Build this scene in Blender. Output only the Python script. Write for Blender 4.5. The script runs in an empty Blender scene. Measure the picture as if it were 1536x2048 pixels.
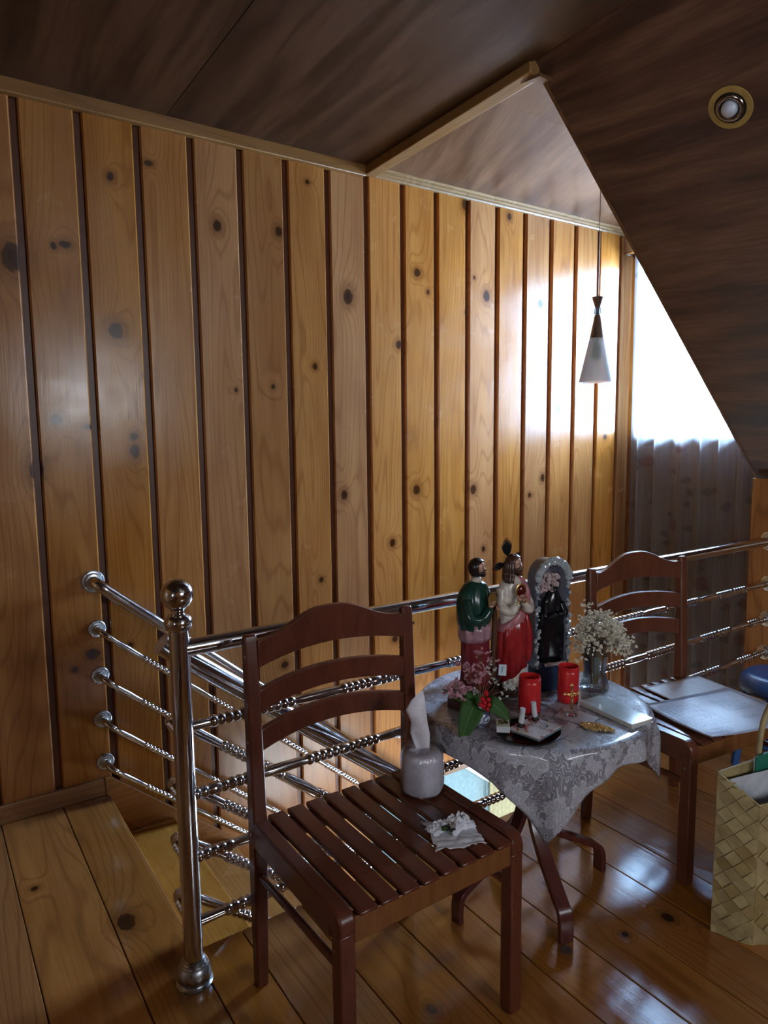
import bpy, bmesh, math, random
from mathutils import Vector, Matrix, Euler, noise as mnoise
R = math.radians
S = bpy.context.scene
COL = S.collection
random.seed(7)

# ---------------------------------------------------------------- camera, world, lights, exposure
cam_data = bpy.data.cameras.new('camera')
cam = bpy.data.objects.new('camera', cam_data); COL.objects.link(cam); S.camera = cam
cam_data.sensor_fit = 'HORIZONTAL'; cam_data.sensor_width = 36.0
cam_data.lens = 36.0 * 1386.3 / 1536.0
cam_data.clip_start = 0.02
_p, _y, _r = R(6.622), R(34.312), R(-0.608)
_F = Vector((math.sin(_y)*math.cos(_p), math.cos(_y)*math.cos(_p), -math.sin(_p)))
_R0 = Vector((math.cos(_y), -math.sin(_y), 0)); _U0 = _R0.cross(_F)
_R1 = _R0*math.cos(_r) + _U0*math.sin(_r); _U1 = -_R0*math.sin(_r) + _U0*math.cos(_r)
_m = Matrix((_R1, _U1, -_F)).transposed().to_4x4(); _m.translation = Vector((0, 0, 1.5))
cam.matrix_world = _m

w = bpy.data.worlds.new('daylight_sky'); S.world = w; w.use_nodes = True
wb = w.node_tree.nodes['Background']; wb.inputs[0].default_value = (0.80, 0.90, 1.0, 1); wb.inputs[1].default_value = 5.0

def area(name, loc, rot, sx, sy, power, color):
    l = bpy.data.lights.new(name, 'AREA'); l.shape = 'RECTANGLE'; l.size = sx; l.size_y = sy
    l.energy = power; l.color = color
    o = bpy.data.objects.new(name, l); o.location = loc; o.rotation_euler = rot; COL.objects.link(o); return o
# daylight coming in at the window openings (just inside the panes' plane of each opening; the lower-room one is an added fill)
area('window_daylight', (4.06, 2.40, 2.02), (0, R(90), 0), 1.12, 0.90, 560, (0.50, 0.73, 1.0))
area('stairwell_daylight', (4.06, 2.40, -1.25), (0, R(90), 0), 1.1, 0.8, 85, (0.66, 0.83, 1.0))
area('lower_room_fill', (2.0, 1.815, -0.72), (R(90), 0, 0), 0.9, 0.5, 15, (0.85, 0.93, 1.0))  # added fill light, throws a bright patch on the stair planks opposite
area('rear_window_daylight', (1.75, -2.56, 1.95), (R(90), 0, 0), 1.1, 0.8, 27, (0.93, 0.96, 1.0))
area('side_window_daylight', (-2.06, -1.3, 1.7), (0, R(-90), 0), 1.1, 1.8, 17, (0.97, 0.97, 1.0))

S.view_settings.view_transform = 'Standard'; S.view_settings.look = 'None'
S.view_settings.gamma = 1.0; S.view_settings.use_curve_mapping = False
S.view_settings.exposure = 0.48
S.cycles.use_denoising = True
S.cycles.use_adaptive_sampling = True; S.cycles.adaptive_threshold = 0.02
S.cycles.max_bounces = 8; S.cycles.diffuse_bounces = 4; S.cycles.glossy_bounces = 4
S.cycles.transmission_bounces = 6; S.cycles.transparent_max_bounces = 12
S.cycles.sample_clamp_indirect = 6.0
S.cycles.caustics_reflective = False; S.cycles.caustics_refractive = False

# ---------------------------------------------------------------- node helpers
class NT:
    def __init__(s, name):
        s.m = bpy.data.materials.new(name); s.m.use_nodes = True; s.t = s.m.node_tree
        s.b = s.t.nodes['Principled BSDF']; s.out = s.t.nodes['Material Output']
    def n(s, typ, props=None, **inp):
        nd = s.t.nodes.new('ShaderNode' + typ)
        for k, v in (props or {}).items(): setattr(nd, k, v)
        for k, v in inp.items():
            k = k.replace('_', ' ') if not k.startswith('i') or not k[1:].isdigit() else int(k[1:])
            s.set(nd.inputs[k], v)
        return nd
    def set(s, sock, v):
        if isinstance(v, bpy.types.NodeSocket): s.t.links.new(v, sock)
        elif isinstance(v, bpy.types.Node): s.t.links.new(v.outputs[0], sock)
        else:
            if isinstance(v, tuple) and len(v) == 3 and sock.type == 'RGBA': v = v + (1,)
            sock.default_value = v
    def math(s, op, a, b=0.0, c=0.0, clamp=False):
        nd = s.t.nodes.new('ShaderNodeMath'); nd.operation = op; nd.use_clamp = clamp
        for i, v in enumerate((a, b, c)): s.set(nd.inputs[i], v)
        return nd.outputs[0]
    def vm(s, op, a, b=(0, 0, 0)):
        nd = s.t.nodes.new('ShaderNodeVectorMath'); nd.operation = op
        s.set(nd.inputs[0], a)
        if op == 'SCALE': s.set(nd.inputs[3], b)
        else: s.set(nd.inputs[1], b)
        return nd.outputs[1] if op in ('LENGTH', 'DISTANCE', 'DOT_PRODUCT') else nd.outputs[0]
    def mix(s, f, a, b, mode='MIX'):
        nd = s.t.nodes.new('ShaderNodeMix'); nd.data_type = 'RGBA'; nd.blend_type = mode
        s.set(nd.inputs[0], f); s.set(nd.inputs[6], a); s.set(nd.inputs[7], b)
        return nd.outputs[2]
    def rng(s, v, a, b, c=0.0, d=1.0, smooth=False):
        nd = s.t.nodes.new('ShaderNodeMapRange'); nd.clamp = True
        if smooth: nd.interpolation_type = 'SMOOTHSTEP'
        for i, x in enumerate((v, a, b, c, d)): s.set(nd.inputs[i], x)
        return nd.outputs[0]
    def noise(s, vec, scale=5.0, detail=2.0, rough=0.5, out=0, dist=0.0):
        nd = s.n('TexNoise', None, Scale=scale, Detail=detail, Roughness=rough, Distortion=dist)
        s.set(nd.inputs['Vector'], vec); return nd.outputs[out]
    def bump(s, h, strength=0.3, dist=0.002):
        nd = s.n('Bump', None, Strength=strength, Distance=dist); s.set(nd.inputs['Height'], h)
        s.set(s.b.inputs['Normal'], nd.outputs[0]); return nd
    def pos(s): return s.n('NewGeometry').outputs['Position']
    def obj(s): return s.n('TexCoord').outputs['Object']
    def p(s, **k):
        for a, v in k.items(): s.set(s.b.inputs[a.replace('_', ' ')], v)
        return s.m

def plain(name, col, rough=0.5, metal=0.0, **k):
    t = NT(name); nz = t.noise(t.obj(), 35.0, 3.0)
    c = t.mix(t.rng(nz, 0.3, 0.7, 0.0, 1.0), tuple(x*0.86 for x in col), tuple(min(1, x*1.1) for x in col))
    t.p(Base_Color=c, Roughness=rough, Metallic=metal)
    for a, v in k.items(): t.set(t.b.inputs[a.replace('_', ' ')], v)
    return t.m

def pine(name, along, across, light, mid, dark, knots=None, vor=False, rough=0.25, seed=0.0, bumpy=0.25, spec=0.5):
    """varnished pine: fibre along one world axis, growth rings bending round knots"""
    t = NT(name); P = t.pos()
    rnd = t.n('ObjectInfo').outputs['Random']
    off = t.n('CombineXYZ'); o2 = t.math('MULTIPLY', rnd, 91.7)
    for i in range(3): t.set(off.inputs[i], t.math('ADD', o2, seed + i*3.3))
    sep = t.n('SeparateXYZ'); t.set(sep.inputs[0], P); ax = {'X': 0, 'Y': 1, 'Z': 2}
    u = sep.outputs[ax[across]]; v = sep.outputs[ax[along]]
    c2 = t.n('CombineXYZ'); t.set(c2.inputs[0], u); t.set(c2.inputs[1], v); UV = c2.outputs[0]
    def st(a, b):
        q = t.vm('MULTIPLY', UV, (a, b, 0)); return t.vm('ADD', q, off.outputs[0])
    base = t.noise(st(5.0, 0.42), 1.0, 1.5, 0.45)
    kd = None
    for kn in (knots or []):
        d = t.vm('SUBTRACT', UV, (kn[0], kn[1], 0)); d = t.vm('MULTIPLY', d, (1.0/kn[2], 1.0/kn[3], 0)); d = t.vm('LENGTH', d)
        kd = d if kd is None else t.math('SMOOTH_MIN', kd, d, 0.15)
    if vor:
        vo = t.n('TexVoronoi', {'voronoi_dimensions': '2D'}, Scale=1.0); t.set(vo.inputs['Vector'], st(3.2, 1.5))
        thr = t.n('SeparateColor'); t.set(thr.inputs[0], vo.outputs['Color'])
        big = t.rng(thr.outputs[0], 0.45, 1.0, 0.02, 0.075)
        vd = t.math('DIVIDE', vo.outputs['Distance'], big)
        vd = t.math('ADD', vd, t.math('MULTIPLY', t.math('LESS_THAN', thr.outputs[1], 0.35), 50.0))
        kd = vd if kd is None else t.math('MINIMUM', kd, vd)
    ph = t.math('MULTIPLY', base, 18.0)
    ph = t.math('ADD', ph, t.math('MULTIPLY', u, 22.0))
    if kd is not None:
        kd = t.math('ADD', kd, t.math('MULTIPLY', t.math('SUBTRACT', t.noise(st(60, 40), 1.0, 2.0), 0.5), 0.5))
        halo = t.math('EXPONENT', t.math('MULTIPLY', kd, -0.55))
        ph = t.math('ADD', ph, t.math('MULTIPLY', halo, 5.0))
    ring = t.math('PINGPONG', ph, 0.5); ring = t.math('MULTIPLY', ring, 2.0)
    line = t.rng(ring, 0.62, 1.0, 0.0, 1.0, True)
    fib = t.noise(st(170.0, 3.0), 1.0, 3.0, 0.6)
    blot = t.noise(st(9.0, 1.6), 1.0, 3.0, 0.55)
    c = t.mix(t.rng(blot, 0.32, 0.68), light, mid)
    c = t.mix(t.math('MULTIPLY', line, 0.42), c, dark)
    c = t.mix(t.rng(fib, 0.35, 0.75, 0.0, 0.35), c, dark)
    if kd is not None:
        c = t.mix(t.rng(kd, 0.9, 2.6, 0.55, 0.0, True), c, tuple(x*0.75 for x in dark))
        c = t.mix(t.rng(kd, 0.75, 1.05, 1.0, 0.0, True), c, tuple(x*0.33 for x in dark))
        c = t.mix(t.rng(kd, 0.3, 0.7, 0.55, 0.0, True), c, tuple(x*0.12 for x in dark))
    # each board its own tone
    hs = t.n('HueSaturation', None, Hue=0.5); t.set(hs.inputs['Value'], t.rng(rnd, 0, 1, 0.84, 1.12))
    t.set(hs.inputs['Saturation'], t.rng(t.math('FRACT', t.math('MULTIPLY', rnd, 7.1)), 0, 1, 0.93, 1.06)); t.set(hs.inputs['Color'], c)
    wear = t.noise(t.vm('MULTIPLY', P, (2.0, 2.0, 2.0)), 3.0, 4.0, 0.6)
    t.p(Base_Color=hs.outputs[0], Roughness=t.rng(wear, 0.3, 0.7, rough*0.8, rough*1.35), Specular_IOR_Level=spec)
    h = t.math('ADD', t.math('MULTIPLY', fib, 0.25), t.math('MULTIPLY', t.noise(st(14, 2.2), 1.0, 2.0), 0.9))
    t.bump(h, bumpy, 0.0025)
    return t.m

def plywood(name, ang, light, dark, rough=0.35, streak=1.0, seed=0.0, lo=0.40, hi=0.60):
    t = NT(name); P = t.pos()
    mp = t.n('Mapping', None, Rotation=(0, 0, ang)); t.set(mp.inputs['Vector'], P)
    q = mp.outputs[0]
    q = t.vm('ADD', q, (seed, seed, seed))
    # veneer figure: stretched noise warped sideways
    wv = t.noise(t.vm('MULTIPLY', q, (1.2, 0.8, 1.2)), 1.0, 2.0, 0.5, 1)
    q2 = t.vm('ADD', q, t.vm('SCALE', t.vm('SUBTRACT', wv, (0.5, 0.5, 0.5)), 0.14))
    a = t.noise(t.vm('MULTIPLY', q2, (11.0, 1.0, 3.0)), 1.0, 4.0, 0.62)
    b = t.noise(t.vm('MULTIPLY', q, (150.0, 7.0, 20.0)), 1.0, 2.0, 0.6)
    f = t.rng(a, lo, hi, 0.0, 1.0)
    c = t.mix(f, dark, light)
    c = t.mix(t.rng(b, 0.35, 0.7, 0.0, 0.3*streak), c, tuple(x*0.45 for x in dark))
    t.p(Base_Color=c, Roughness=t.rng(a, 0.3, 0.7, rough*0.85, rough*1.2), Specular_IOR_Level=0.5)
    t.bump(t.math('ADD', b, t.math('MULTIPLY', a, 0.6)), 0.18, 0.001)
    return t.m

def furniture(name, light, dark, rough=0.3):
    t = NT(name); P = t.obj()
    q = t.vm('MULTIPLY', P, (40.0, 6.0, 8.0)); a = t.noise(q, 1.0, 4.0, 0.6)
    b = t.noise(P, 3.0, 2.0)
    c = t.mix(t.rng(a, 0.3, 0.7), dark, light); c = t.mix(t.rng(b, 0.35, 0.65, 0, 0.3), c, tuple(x*0.7 for x in dark))
    t.p(Base_Color=c, Roughness=t.rng(b, 0.3, 0.7, rough*0.85, rough*1.3)); t.bump(a, 0.08, 0.001)
    return t.m

def chrome(name, col=(0.66, 0.67, 0.70), rough=0.09):
    t = NT(name); q = t.vm('MULTIPLY', t.pos(), (30, 30, 30)); a = t.noise(q, 1.0, 3.0, 0.6)
    t.p(Base_Color=col, Metallic=1.0, Roughness=t.rng(a, 0.35, 0.7, rough, rough*2.0)); return t.m

WALL_KNOTS = [(0.72,1.91,.033,.035),(0.73,2.5,.015,.019),(0.37,2.15,.043,.057),(0.4,1.37,.028,.046),(0.48,1.56,.021,.023),(0.77,1.49,.016,.018),(0.77,1.43,.02,.033),(1.16,2.38,.02,.027),(1.45,2.4,.02,.024),(1.81,2.15,.028,.04),(2.23,2.31,.023,.025),(2.11,1.94,.019,.023),(2.22,1.19,.025,.029),(2.06,0.92,.019,.024),(1.77,1.19,.02,.027),(2.62,1.17,.024,.029),(2.55,2.7,.021,.031),(2.88,2.69,.017,.022),(2.71,2.24,.026,.034),(3.14,2.24,.023,.025),(0.55,2.22,.023,.015),(0.51,2.21,.012,.015),(3.3,1.63,.03,.045),(3.52,1.57,.03,.045),(3.78,2.44,.018,.018),(3.76,1.45,.018,.019),(3.18,1.21,.02,.026),(0.6,1.53,.022,.01),(0.88,2.58,.02,.012),(1.22,1.69,.009,.011),(1.4,1.71,.01,.011),(1.62,1.81,.014,.017),(1.6,2.64,.012,.011),(2.62,2.33,.01,.011),(2.56,2.14,.01,.011),(2.3,2.22,.012,.015),(1.42,0.39,.02,.02),(0.49,0.56,.011,.012),(1.63,0.78,.014,.015),(2.07,0.4,.02,.02),(1.86,0.13,.02,.016),(2.7,0.82,.014,.018),(3.07,1.11,.014,.015),(0.56,0.61,.03,.025),(0.71,0.62,.012,.013)]
FLOOR_KNOTS = [(1.65,1.47,.02,.028),(1.83,1.15,.018,.022),(1.47,1.24,.02,.02),(0.45,2.1,.03,.045),(0.24,2.44,.012,.014),(1.66,1.18,.012,.012),(1.02,1.3,.014,.02)]
M = {}
M['pine'] = pine('varnished_pine_boards', 'Z', 'X', (0.49, 0.215, 0.060), (0.37, 0.143, 0.036), (0.20, 0.062, 0.013), WALL_KNOTS, rough=0.21, spec=0.36)
M['groove'] = plain('dark_backing_board', (0.13, 0.038, 0.012), 0.4)
M['floor'] = pine('varnished_pine_floor', 'Y', 'X', (0.42, 0.175, 0.042), (0.31, 0.118, 0.026), (0.15, 0.048, 0.012), FLOOR_KNOTS, rough=0.11, spec=0.95, seed=11.0, bumpy=0.35)
M['stairpine'] = pine('stair_tread_pine', 'Y', 'X', (0.50, 0.25, 0.070), (0.42, 0.19, 0.046), (0.24, 0.09, 0.02), None, rough=0.25, seed=23.0)
M['skirt'] = pine('skirting_pine', 'X', 'Z', (0.36, 0.165, 0.05), (0.28, 0.115, 0.032), (0.15, 0.05, 0.015), None, rough=0.3, seed=31.0)
M['beam'] = pine('trim_timber', 'X', 'Z', (0.33, 0.165, 0.058), (0.25, 0.115, 0.038), (0.15, 0.06, 0.02), None, rough=0.35, seed=5.0)
M['beamY'] = pine('trim_timber_cross', 'Y', 'X', (0.37, 0.20, 0.075), (0.30, 0.15, 0.05), (0.17, 0.075, 0.025), None, rough=0.35, seed=6.0)
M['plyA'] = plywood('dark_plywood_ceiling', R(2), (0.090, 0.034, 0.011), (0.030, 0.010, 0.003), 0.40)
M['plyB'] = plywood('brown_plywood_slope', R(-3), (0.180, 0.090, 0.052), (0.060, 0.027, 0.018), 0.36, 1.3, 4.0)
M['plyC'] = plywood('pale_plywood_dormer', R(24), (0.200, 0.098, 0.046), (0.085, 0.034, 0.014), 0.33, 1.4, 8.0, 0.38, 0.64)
M['chair'] = furniture('reddish_brown_stain', (0.165, 0.048, 0.026), (0.105, 0.028, 0.015), 0.26)
M['chair2'] = furniture('red_brown_stain_worn', (0.17, 0.055, 0.028), (0.10, 0.030, 0.015), 0.30)
M['chairside'] = furniture('lighter_edge_stain', (0.26, 0.105, 0.034), (0.16, 0.058, 0.020), 0.32)
M['bent'] = furniture('plum_brown_lacquer', (0.115, 0.030, 0.024), (0.075, 0.018, 0.016), 0.22)
M['chrome'] = chrome('polished_steel')
M['chromedull'] = chrome('cast_steel', (0.5, 0.54, 0.58), 0.22)
M['screw'] = plain('screw_steel', (0.45, 0.42, 0.35), 0.35, 1.0)

# ---------------------------------------------------------------- mesh helpers
class MB:
    def __init__(s): s.v = []; s.f = []; s.mi = []
    def add(s, vs, fs, mi=0):
        o = len(s.v); s.v += [tuple(v) for v in vs]; s.f += [tuple(i+o for i in f) for f in fs]; s.mi += [mi]*len(fs); return s
    def box(s, lo, hi, mi=0, mat=None):
        x0, y0, z0 = lo; x1, y1, z1 = hi
        vs = [Vector(v) for v in ((x0,y0,z0),(x1,y0,z0),(x1,y1,z0),(x0,y1,z0),(x0,y0,z1),(x1,y0,z1),(x1,y1,z1),(x0,y1,z1))]
        if mat is not None: vs = [mat @ v for v in vs]
        return s.add(vs, [(0,3,2,1),(4,5,6,7),(0,1,5,4),(1,2,6,5),(2,3,7,6),(3,0,4,7)], mi)
    def prism(s, poly, d, mi=0):
        """extrude a closed 3-D polygon by vector d"""
        n = len(poly); d = Vector(d); vs = [Vector(p) for p in poly]; vs += [v + d for v in vs]
        return s.add(vs, [tuple(range(n))[::-1], tuple(range(n, 2*n))] + [(i, (i+1) % n, n+(i+1) % n, n+i) for i in range(n)], mi)
    def tube(s, pts, rad, seg=12, mi=0, caps=True, flat=None):
        """sweep circle (or rectangle half sizes flat=(a,b,up)) along pts"""
        pts = [Vector(p) for p in pts]; n = len(pts)
        if not isinstance(rad, (list, tuple)): rad = [rad]*n
        tan = []
        for i in range(n):
            a = pts[max(0, i-1)]; b = pts[min(n-1, i+1)]; tan.append((b-a).normalized())
        up = Vector((0, 0, 1)) if abs(tan[0].z) < 0.9 else Vector((1, 0, 0))
        if flat: up = Vector(flat[2])
        nrm = (up - tan[0]*up.dot(tan[0])).normalized(); vs = []
        for i in range(n):
            if flat: nrm = (up - tan[i]*up.dot(tan[i])).normalized()
            else: nrm = (nrm - tan[i]*nrm.dot(tan[i])).normalized()
            bi = tan[i].cross(nrm)
            if flat:
                a, b = flat[0], flat[1]
                for (sx, sy) in ((1,1),(-1,1),(-1,-1),(1,-1)): vs.append(pts[i] + nrm*a*sx*rad[i] + bi*b*sy*rad[i])
            else:
                for k in range(seg):
                    t = 2*math.pi*k/seg; vs.append(pts[i] + (nrm*math.cos(t) + bi*math.sin(t))*rad[i])
        sg = 4 if flat else seg
        fs = [(i*sg+k, i*sg+(k+1) % sg, (i+1)*sg+(k+1) % sg, (i+1)*sg+k) for i in range(n-1) for k in range(sg)]
        if caps: fs += [tuple(range(sg))[::-1], tuple((n-1)*sg+k for k in range(sg))]
        return s.add(vs, fs, mi)
    def lathe(s, prof, seg=24, origin=(0,0,0), axis=(0,0,1), mi=0, sx=1.0, sy=1.0, fold=None, caps=True):
        """prof = [(r, h)...] revolved round axis"""
        q = Vector((0,0,1)).rotation_difference(Vector(axis).normalized()); o = Vector(origin); vs = []
        for (r, h) in prof:
            for k in range(seg):
                t = 2*math.pi*k/seg; rr = r*(fold(t, h) if fold else 1.0)
                vs.append(o + q @ Vector((rr*math.cos(t)*sx, rr*math.sin(t)*sy, h)))
        n = len(prof)
        fs = [(i*seg+k, i*seg+(k+1) % seg, (i+1)*seg+(k+1) % seg, (i+1)*seg+k) for i in range(n-1) for k in range(seg)]
        if caps: fs += [tuple(range(seg))[::-1], tuple((n-1)*seg+k for k in range(seg))]
        return s.add(vs, fs, mi)
    def ball(s, c, r, seg=12, rings=8, sc=(1,1,1), mi=0, mat=None):
        c = Vector(c); vs = [Vector((0, 0, 1))]
        for i in range(1, rings):
            a = math.pi*i/rings
            for k in range(seg):
                t = 2*math.pi*k/seg; vs.append(Vector((math.sin(a)*math.cos(t), math.sin(a)*math.sin(t), math.cos(a))))
        vs.append(Vector((0, 0, -1)))
        vs = [Vector((v.x*r*sc[0], v.y*r*sc[1], v.z*r*sc[2])) for v in vs]
        if mat is not None: vs = [mat @ v for v in vs]
        vs = [v + c for v in vs]
        fs = [(0, 1+k, 1+(k+1) % seg) for k in range(seg)]
        fs += [(1+i*seg+k, 1+(i+1)*seg+k, 1+(i+1)*seg+(k+1) % seg, 1+i*seg+(k+1) % seg) for i in range(rings-2) for k in range(seg)]
        L = len(vs)-1; b = 1+(rings-2)*seg
        fs += [(L, b+(k+1) % seg, b+k) for k in range(seg)]
        return s.add(vs, fs, mi)
    def grid(s, fn, nu, nv, mi=0):
        vs = [fn(i/nu, j/nv) for i in range(nu+1) for j in range(nv+1)]
        fs = [(i*(nv+1)+j, (i+1)*(nv+1)+j, (i+1)*(nv+1)+j+1, i*(nv+1)+j+1) for i in range(nu) for j in range(nv)]
        return s.add(vs, fs, mi)
    def mesh(s, name):
        me = bpy.data.meshes.new(name); me.from_pydata(s.v, [], s.f)
        me.polygons.foreach_set('material_index', s.mi); me.update()
        bm = bmesh.new(); bm.from_mesh(me); bmesh.ops.recalc_face_normals(bm, faces=bm.faces); bm.to_mesh(me); bm.free()
        return me
    def build(s, name, mats, parent=None, smooth=False, bevel=0.0, bseg=2, auto=None, **tags):
        me = s.mesh(name)
        for m in (mats if isinstance(mats, (list, tuple)) else [mats]): me.materials.append(M[m] if isinstance(m, str) else m)
        o = bpy.data.objects.new(name, me); COL.objects.link(o)
        if smooth or auto:
            me.polygons.foreach_set('use_smooth', [True]*len(me.polygons))
            if auto: me.set_sharp_from_angle(angle=R(auto))
        if bevel:
            bv = o.modifiers.new('bevel', 'BEVEL'); bv.width = bevel; bv.segments = bseg; bv.limit_method = 'ANGLE'; bv.angle_limit = R(40)
            me.polygons.foreach_set('use_smooth', [True]*len(me.polygons)); me.set_sharp_from_angle(angle=R(60))
        if parent is not None: o.parent = parent
        for k, v in tags.items(): o[k] = v
        return o

def tag(o, label=None, cat=None, group=None, kind=None):
    if label: o['label'] = label
    if cat: o['category'] = cat
    if group: o['group'] = group
    if kind: o['kind'] = kind
    return o
def empty(name, loc=(0,0,0), rz=0.0, label=None, cat=None, group=None, kind=None):
    o = bpy.data.objects.new(name, None); o.empty_display_size = 0.05; COL.objects.link(o)
    o.location = loc; o.rotation_euler = (0, 0, rz); tag(o, label, cat, group, kind); return o
def struct(name): return empty(name, kind='structure')
def thicken(o, t, off=0.0):
    m = o.modifiers.new('solid', 'SOLIDIFY'); m.thickness = t; m.offset = off; return o
def subd(o, l=1):
    m = o.modifiers.new('sub', 'SUBSURF'); m.levels = l; m.render_levels = l; return o
def lerp(a, b, t): return a + (b-a)*t

# ================================================================ STRUCTURE
YW, YL, YR, XE = 2.948, 1.857, 1.749, 4.0      # plank wall, stair opening edge, guard rail, window wall
ZB = -0.46
# --- plank wall
wall = struct('wall_back')
mb = MB(); mb.box((-2.0, YW+0.012, -2.5), (XE+0.1, YW+0.10, 2.95)); mb.build('backing', 'groove', wall)
pitch = 0.217; x0 = 0.848 - 14*pitch
proto = {}
for k in range(29):
    xa = x0 + k*pitch + 0.003; xb = xa + pitch - 0.027
    if xb > XE: xb = XE
    if xa > XE-0.03: break
    top = 2.735; bot = 0.02 if xb < 0.62 else (ZB if xa > 1.85 else -1.5)
    key = (bot, round(xb-xa, 3))
    if key not in proto:
        m = MB(); wd = xb-xa; dz = (top-bot)
        # board with eased long edges, face proud of the backing
        pr = [(0, 0.012, 0), (0, -0.001, 0), (0.006, -0.007, 0), (wd-0.006, -0.007, 0), (wd, -0.001, 0), (wd, 0.012, 0)]
        m.prism([(a, b, bot) for a, b, c in pr], (0, 0, dz)); me = m.mesh('board'); me.materials.append(M['pine']); proto[key] = me
    o = bpy.data.objects.new('board', proto[key]); COL.objects.link(o); o.location = (xa, YW, 0); o.parent = wall
# pale lower panel of the stairwell wall, with ledge and slanted moulding
M['paleblue'] = plain('pale_blue_gloss_paint', (0.24, 0.38, 0.42), 0.15)
M['cream'] = plain('cream_blind_slats', (0.50, 0.46, 0.26), 0.5)
M['white'] = plain('white_paint', (0.74, 0.76, 0.78), 0.35)
M['tile'] = plain('pale_floor_tile', (0.55, 0.62, 0.66), 0.12)
lw = struct('wall_lower')
MB().box((1.85, YW-0.004, -2.5), (XE, YW+0.011, ZB)).build('panel', 'paleblue', lw)
MB().box((1.85, YW-0.020, ZB-0.004), (XE, YW+0.011, ZB+0.045)).build('ledge', 'beam', lw)
MB().prism([(2.55, YW-0.02, ZB-0.0), (2.60, YW-0.02, ZB), (3.5, YW-0.02, ZB-0.70), (3.5, YW-0.02, ZB-0.735)], (0, 0.014, 0)).build('moulding', 'white', lw)
for i in range(16):
    xx = 2.74 + i*0.034; zt = ZB - 0.03
    MB().prism([(xx, YW-0.034, -1.5), (xx+0.026, YW-0.040, -1.5), (xx+0.026, YW-0.040, zt), (xx, YW-0.034, zt)], (0, 0.006, 0)).build('slat', 'cream', lw)
MB().box((2.73, YW-0.05, ZB-0.03), (3.3, YW-0.02, ZB-0.004)).build('head_rail', 'white', lw)

# skirting: level part, then down the stairs
bb = struct('baseboard_back')
MB().prism([(-2.0, YW-0.018, 0), (0.58, YW-0.018, 0), (0.575, YW-0.018, 0.075), (-2.0, YW-0.018, 0.075)], (0, 0.025, 0)).build('board', 'skirt', bb, bevel=0.004)
sl = 0.86
MB().prism([(0.58, YW-0.02, -0.028), (0.575, YW-0.02, 0.078), (0.60, YW-0.02, 0.075), (2.35, YW-0.02, 0.075-1.75*sl), (2.35, YW-0.02, -0.13-1.75*sl), (0.64, YW-0.02, -0.13), (0.585, YW-0.02, -0.10)], (0, 0.027, 0)).build('stringer', 'skirt', bb, bevel=0.003)

# --- top trim of wall, main part and dormer cornice
t1 = struct('trim_1')
MB().box((-2.0, YW-0.035, 2.715), (1.905, YW+0.01, 2.775)).build('batten', 'beam', t1, bevel=0.004)
t2 = struct('trim_2')
def cornice(xa, xb):
    pr = [(0.01, 2.728), (-0.016, 2.728), (-0.020, 2.735), (-0.020, 2.743), (-0.032, 2.748), (-0.032, 2.757), (-0.044, 2.763), (-0.044, 2.775), (0.01, 2.785)]
    return MB().prism([(xa, YW+a, b) for a, b in pr], (xb-xa, 0, 0))
M['cornice'] = pine('cornice_moulding', 'X', 'Z', (0.36, 0.24, 0.13), (0.30, 0.18, 0.09), (0.17, 0.09, 0.04), None, rough=0.25, seed=41.0)
cornice(1.93, XE).build('moulding', 'cornice', t2)

# --- ceilings
ceil = struct('ceiling')
za = lambda y: 2.765 + (YW-y)*0.022
xr = 1.915       # fold between flat ceiling and slope
for i, (xa, xb) in enumerate([(-2.1, -0.27), (-0.267, 0.950), (0.953, xr)]):
    for (ya, yb) in [(-2.6, 0.515), (0.518, YW)]:
        MB().add([(xa, ya, za(ya)), (xb, ya, za(ya)), (xb, yb, za(yb)), (xa, yb, za(yb)), (xa, ya, za(ya)+.012), (xb, ya, za(ya)+.012), (xb, yb, za(yb)+.012), (xa, yb, za(yb)+.012)],
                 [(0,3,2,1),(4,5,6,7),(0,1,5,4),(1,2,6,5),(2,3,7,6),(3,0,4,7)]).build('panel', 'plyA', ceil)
MB().add([(-2.2, -2.7, 2.91), (2.0, -2.7, 2.91), (2.0, 3.05, 2.80), (-2.2, 3.05, 2.80), (-2.2, -2.7, 2.95), (2.0, -2.7, 2.95), (2.0, 3.05, 2.84), (-2.2, 3.05, 2.84)],
                 [(0,3,2,1),(4,5,6,7),(0,1,5,4),(1,2,6,5),(2,3,7,6),(3,0,4,7)]).build('roof_deck', 'groove', ceil)
# dormer ceiling
dorm = struct('ceiling_dormer')
yc = 2.12; zc = 2.775
def slab(name, vs, th, mat, par, **k):
    n = len(vs); d = Vector(th)
    return MB().prism(vs, d).build(name, mat, par, **k)
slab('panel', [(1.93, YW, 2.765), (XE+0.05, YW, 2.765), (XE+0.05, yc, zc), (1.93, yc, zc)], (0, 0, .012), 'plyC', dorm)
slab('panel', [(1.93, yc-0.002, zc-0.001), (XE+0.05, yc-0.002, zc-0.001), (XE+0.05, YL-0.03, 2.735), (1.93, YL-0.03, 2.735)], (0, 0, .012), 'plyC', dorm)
MB().box((1.9, YL-0.1, 2.80), (XE+0.2, 3.05, 2.84)).build('roof_deck', 'groove', dorm)
t3 = struct('trim_3')
MB().add([(1.905, YL-0.005, 2.755), (1.955, YL-0.005, 2.742), (1.975, YW-0.01, 2.728), (1.905, YW-0.01, 2.722), (1.905, YL-0.005, 2.80), (1.955, YL-0.005, 2.80), (1.975, YW-0.01, 2.79), (1.905, YW-0.01, 2.79)],
         [(0,3,2,1),(4,5,6,7),(0,1,5,4),(1,2,6,5),(2,3,7,6),(3,0,4,7)]).build('fascia', 'beamY', t3, bevel=0.003)

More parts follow.
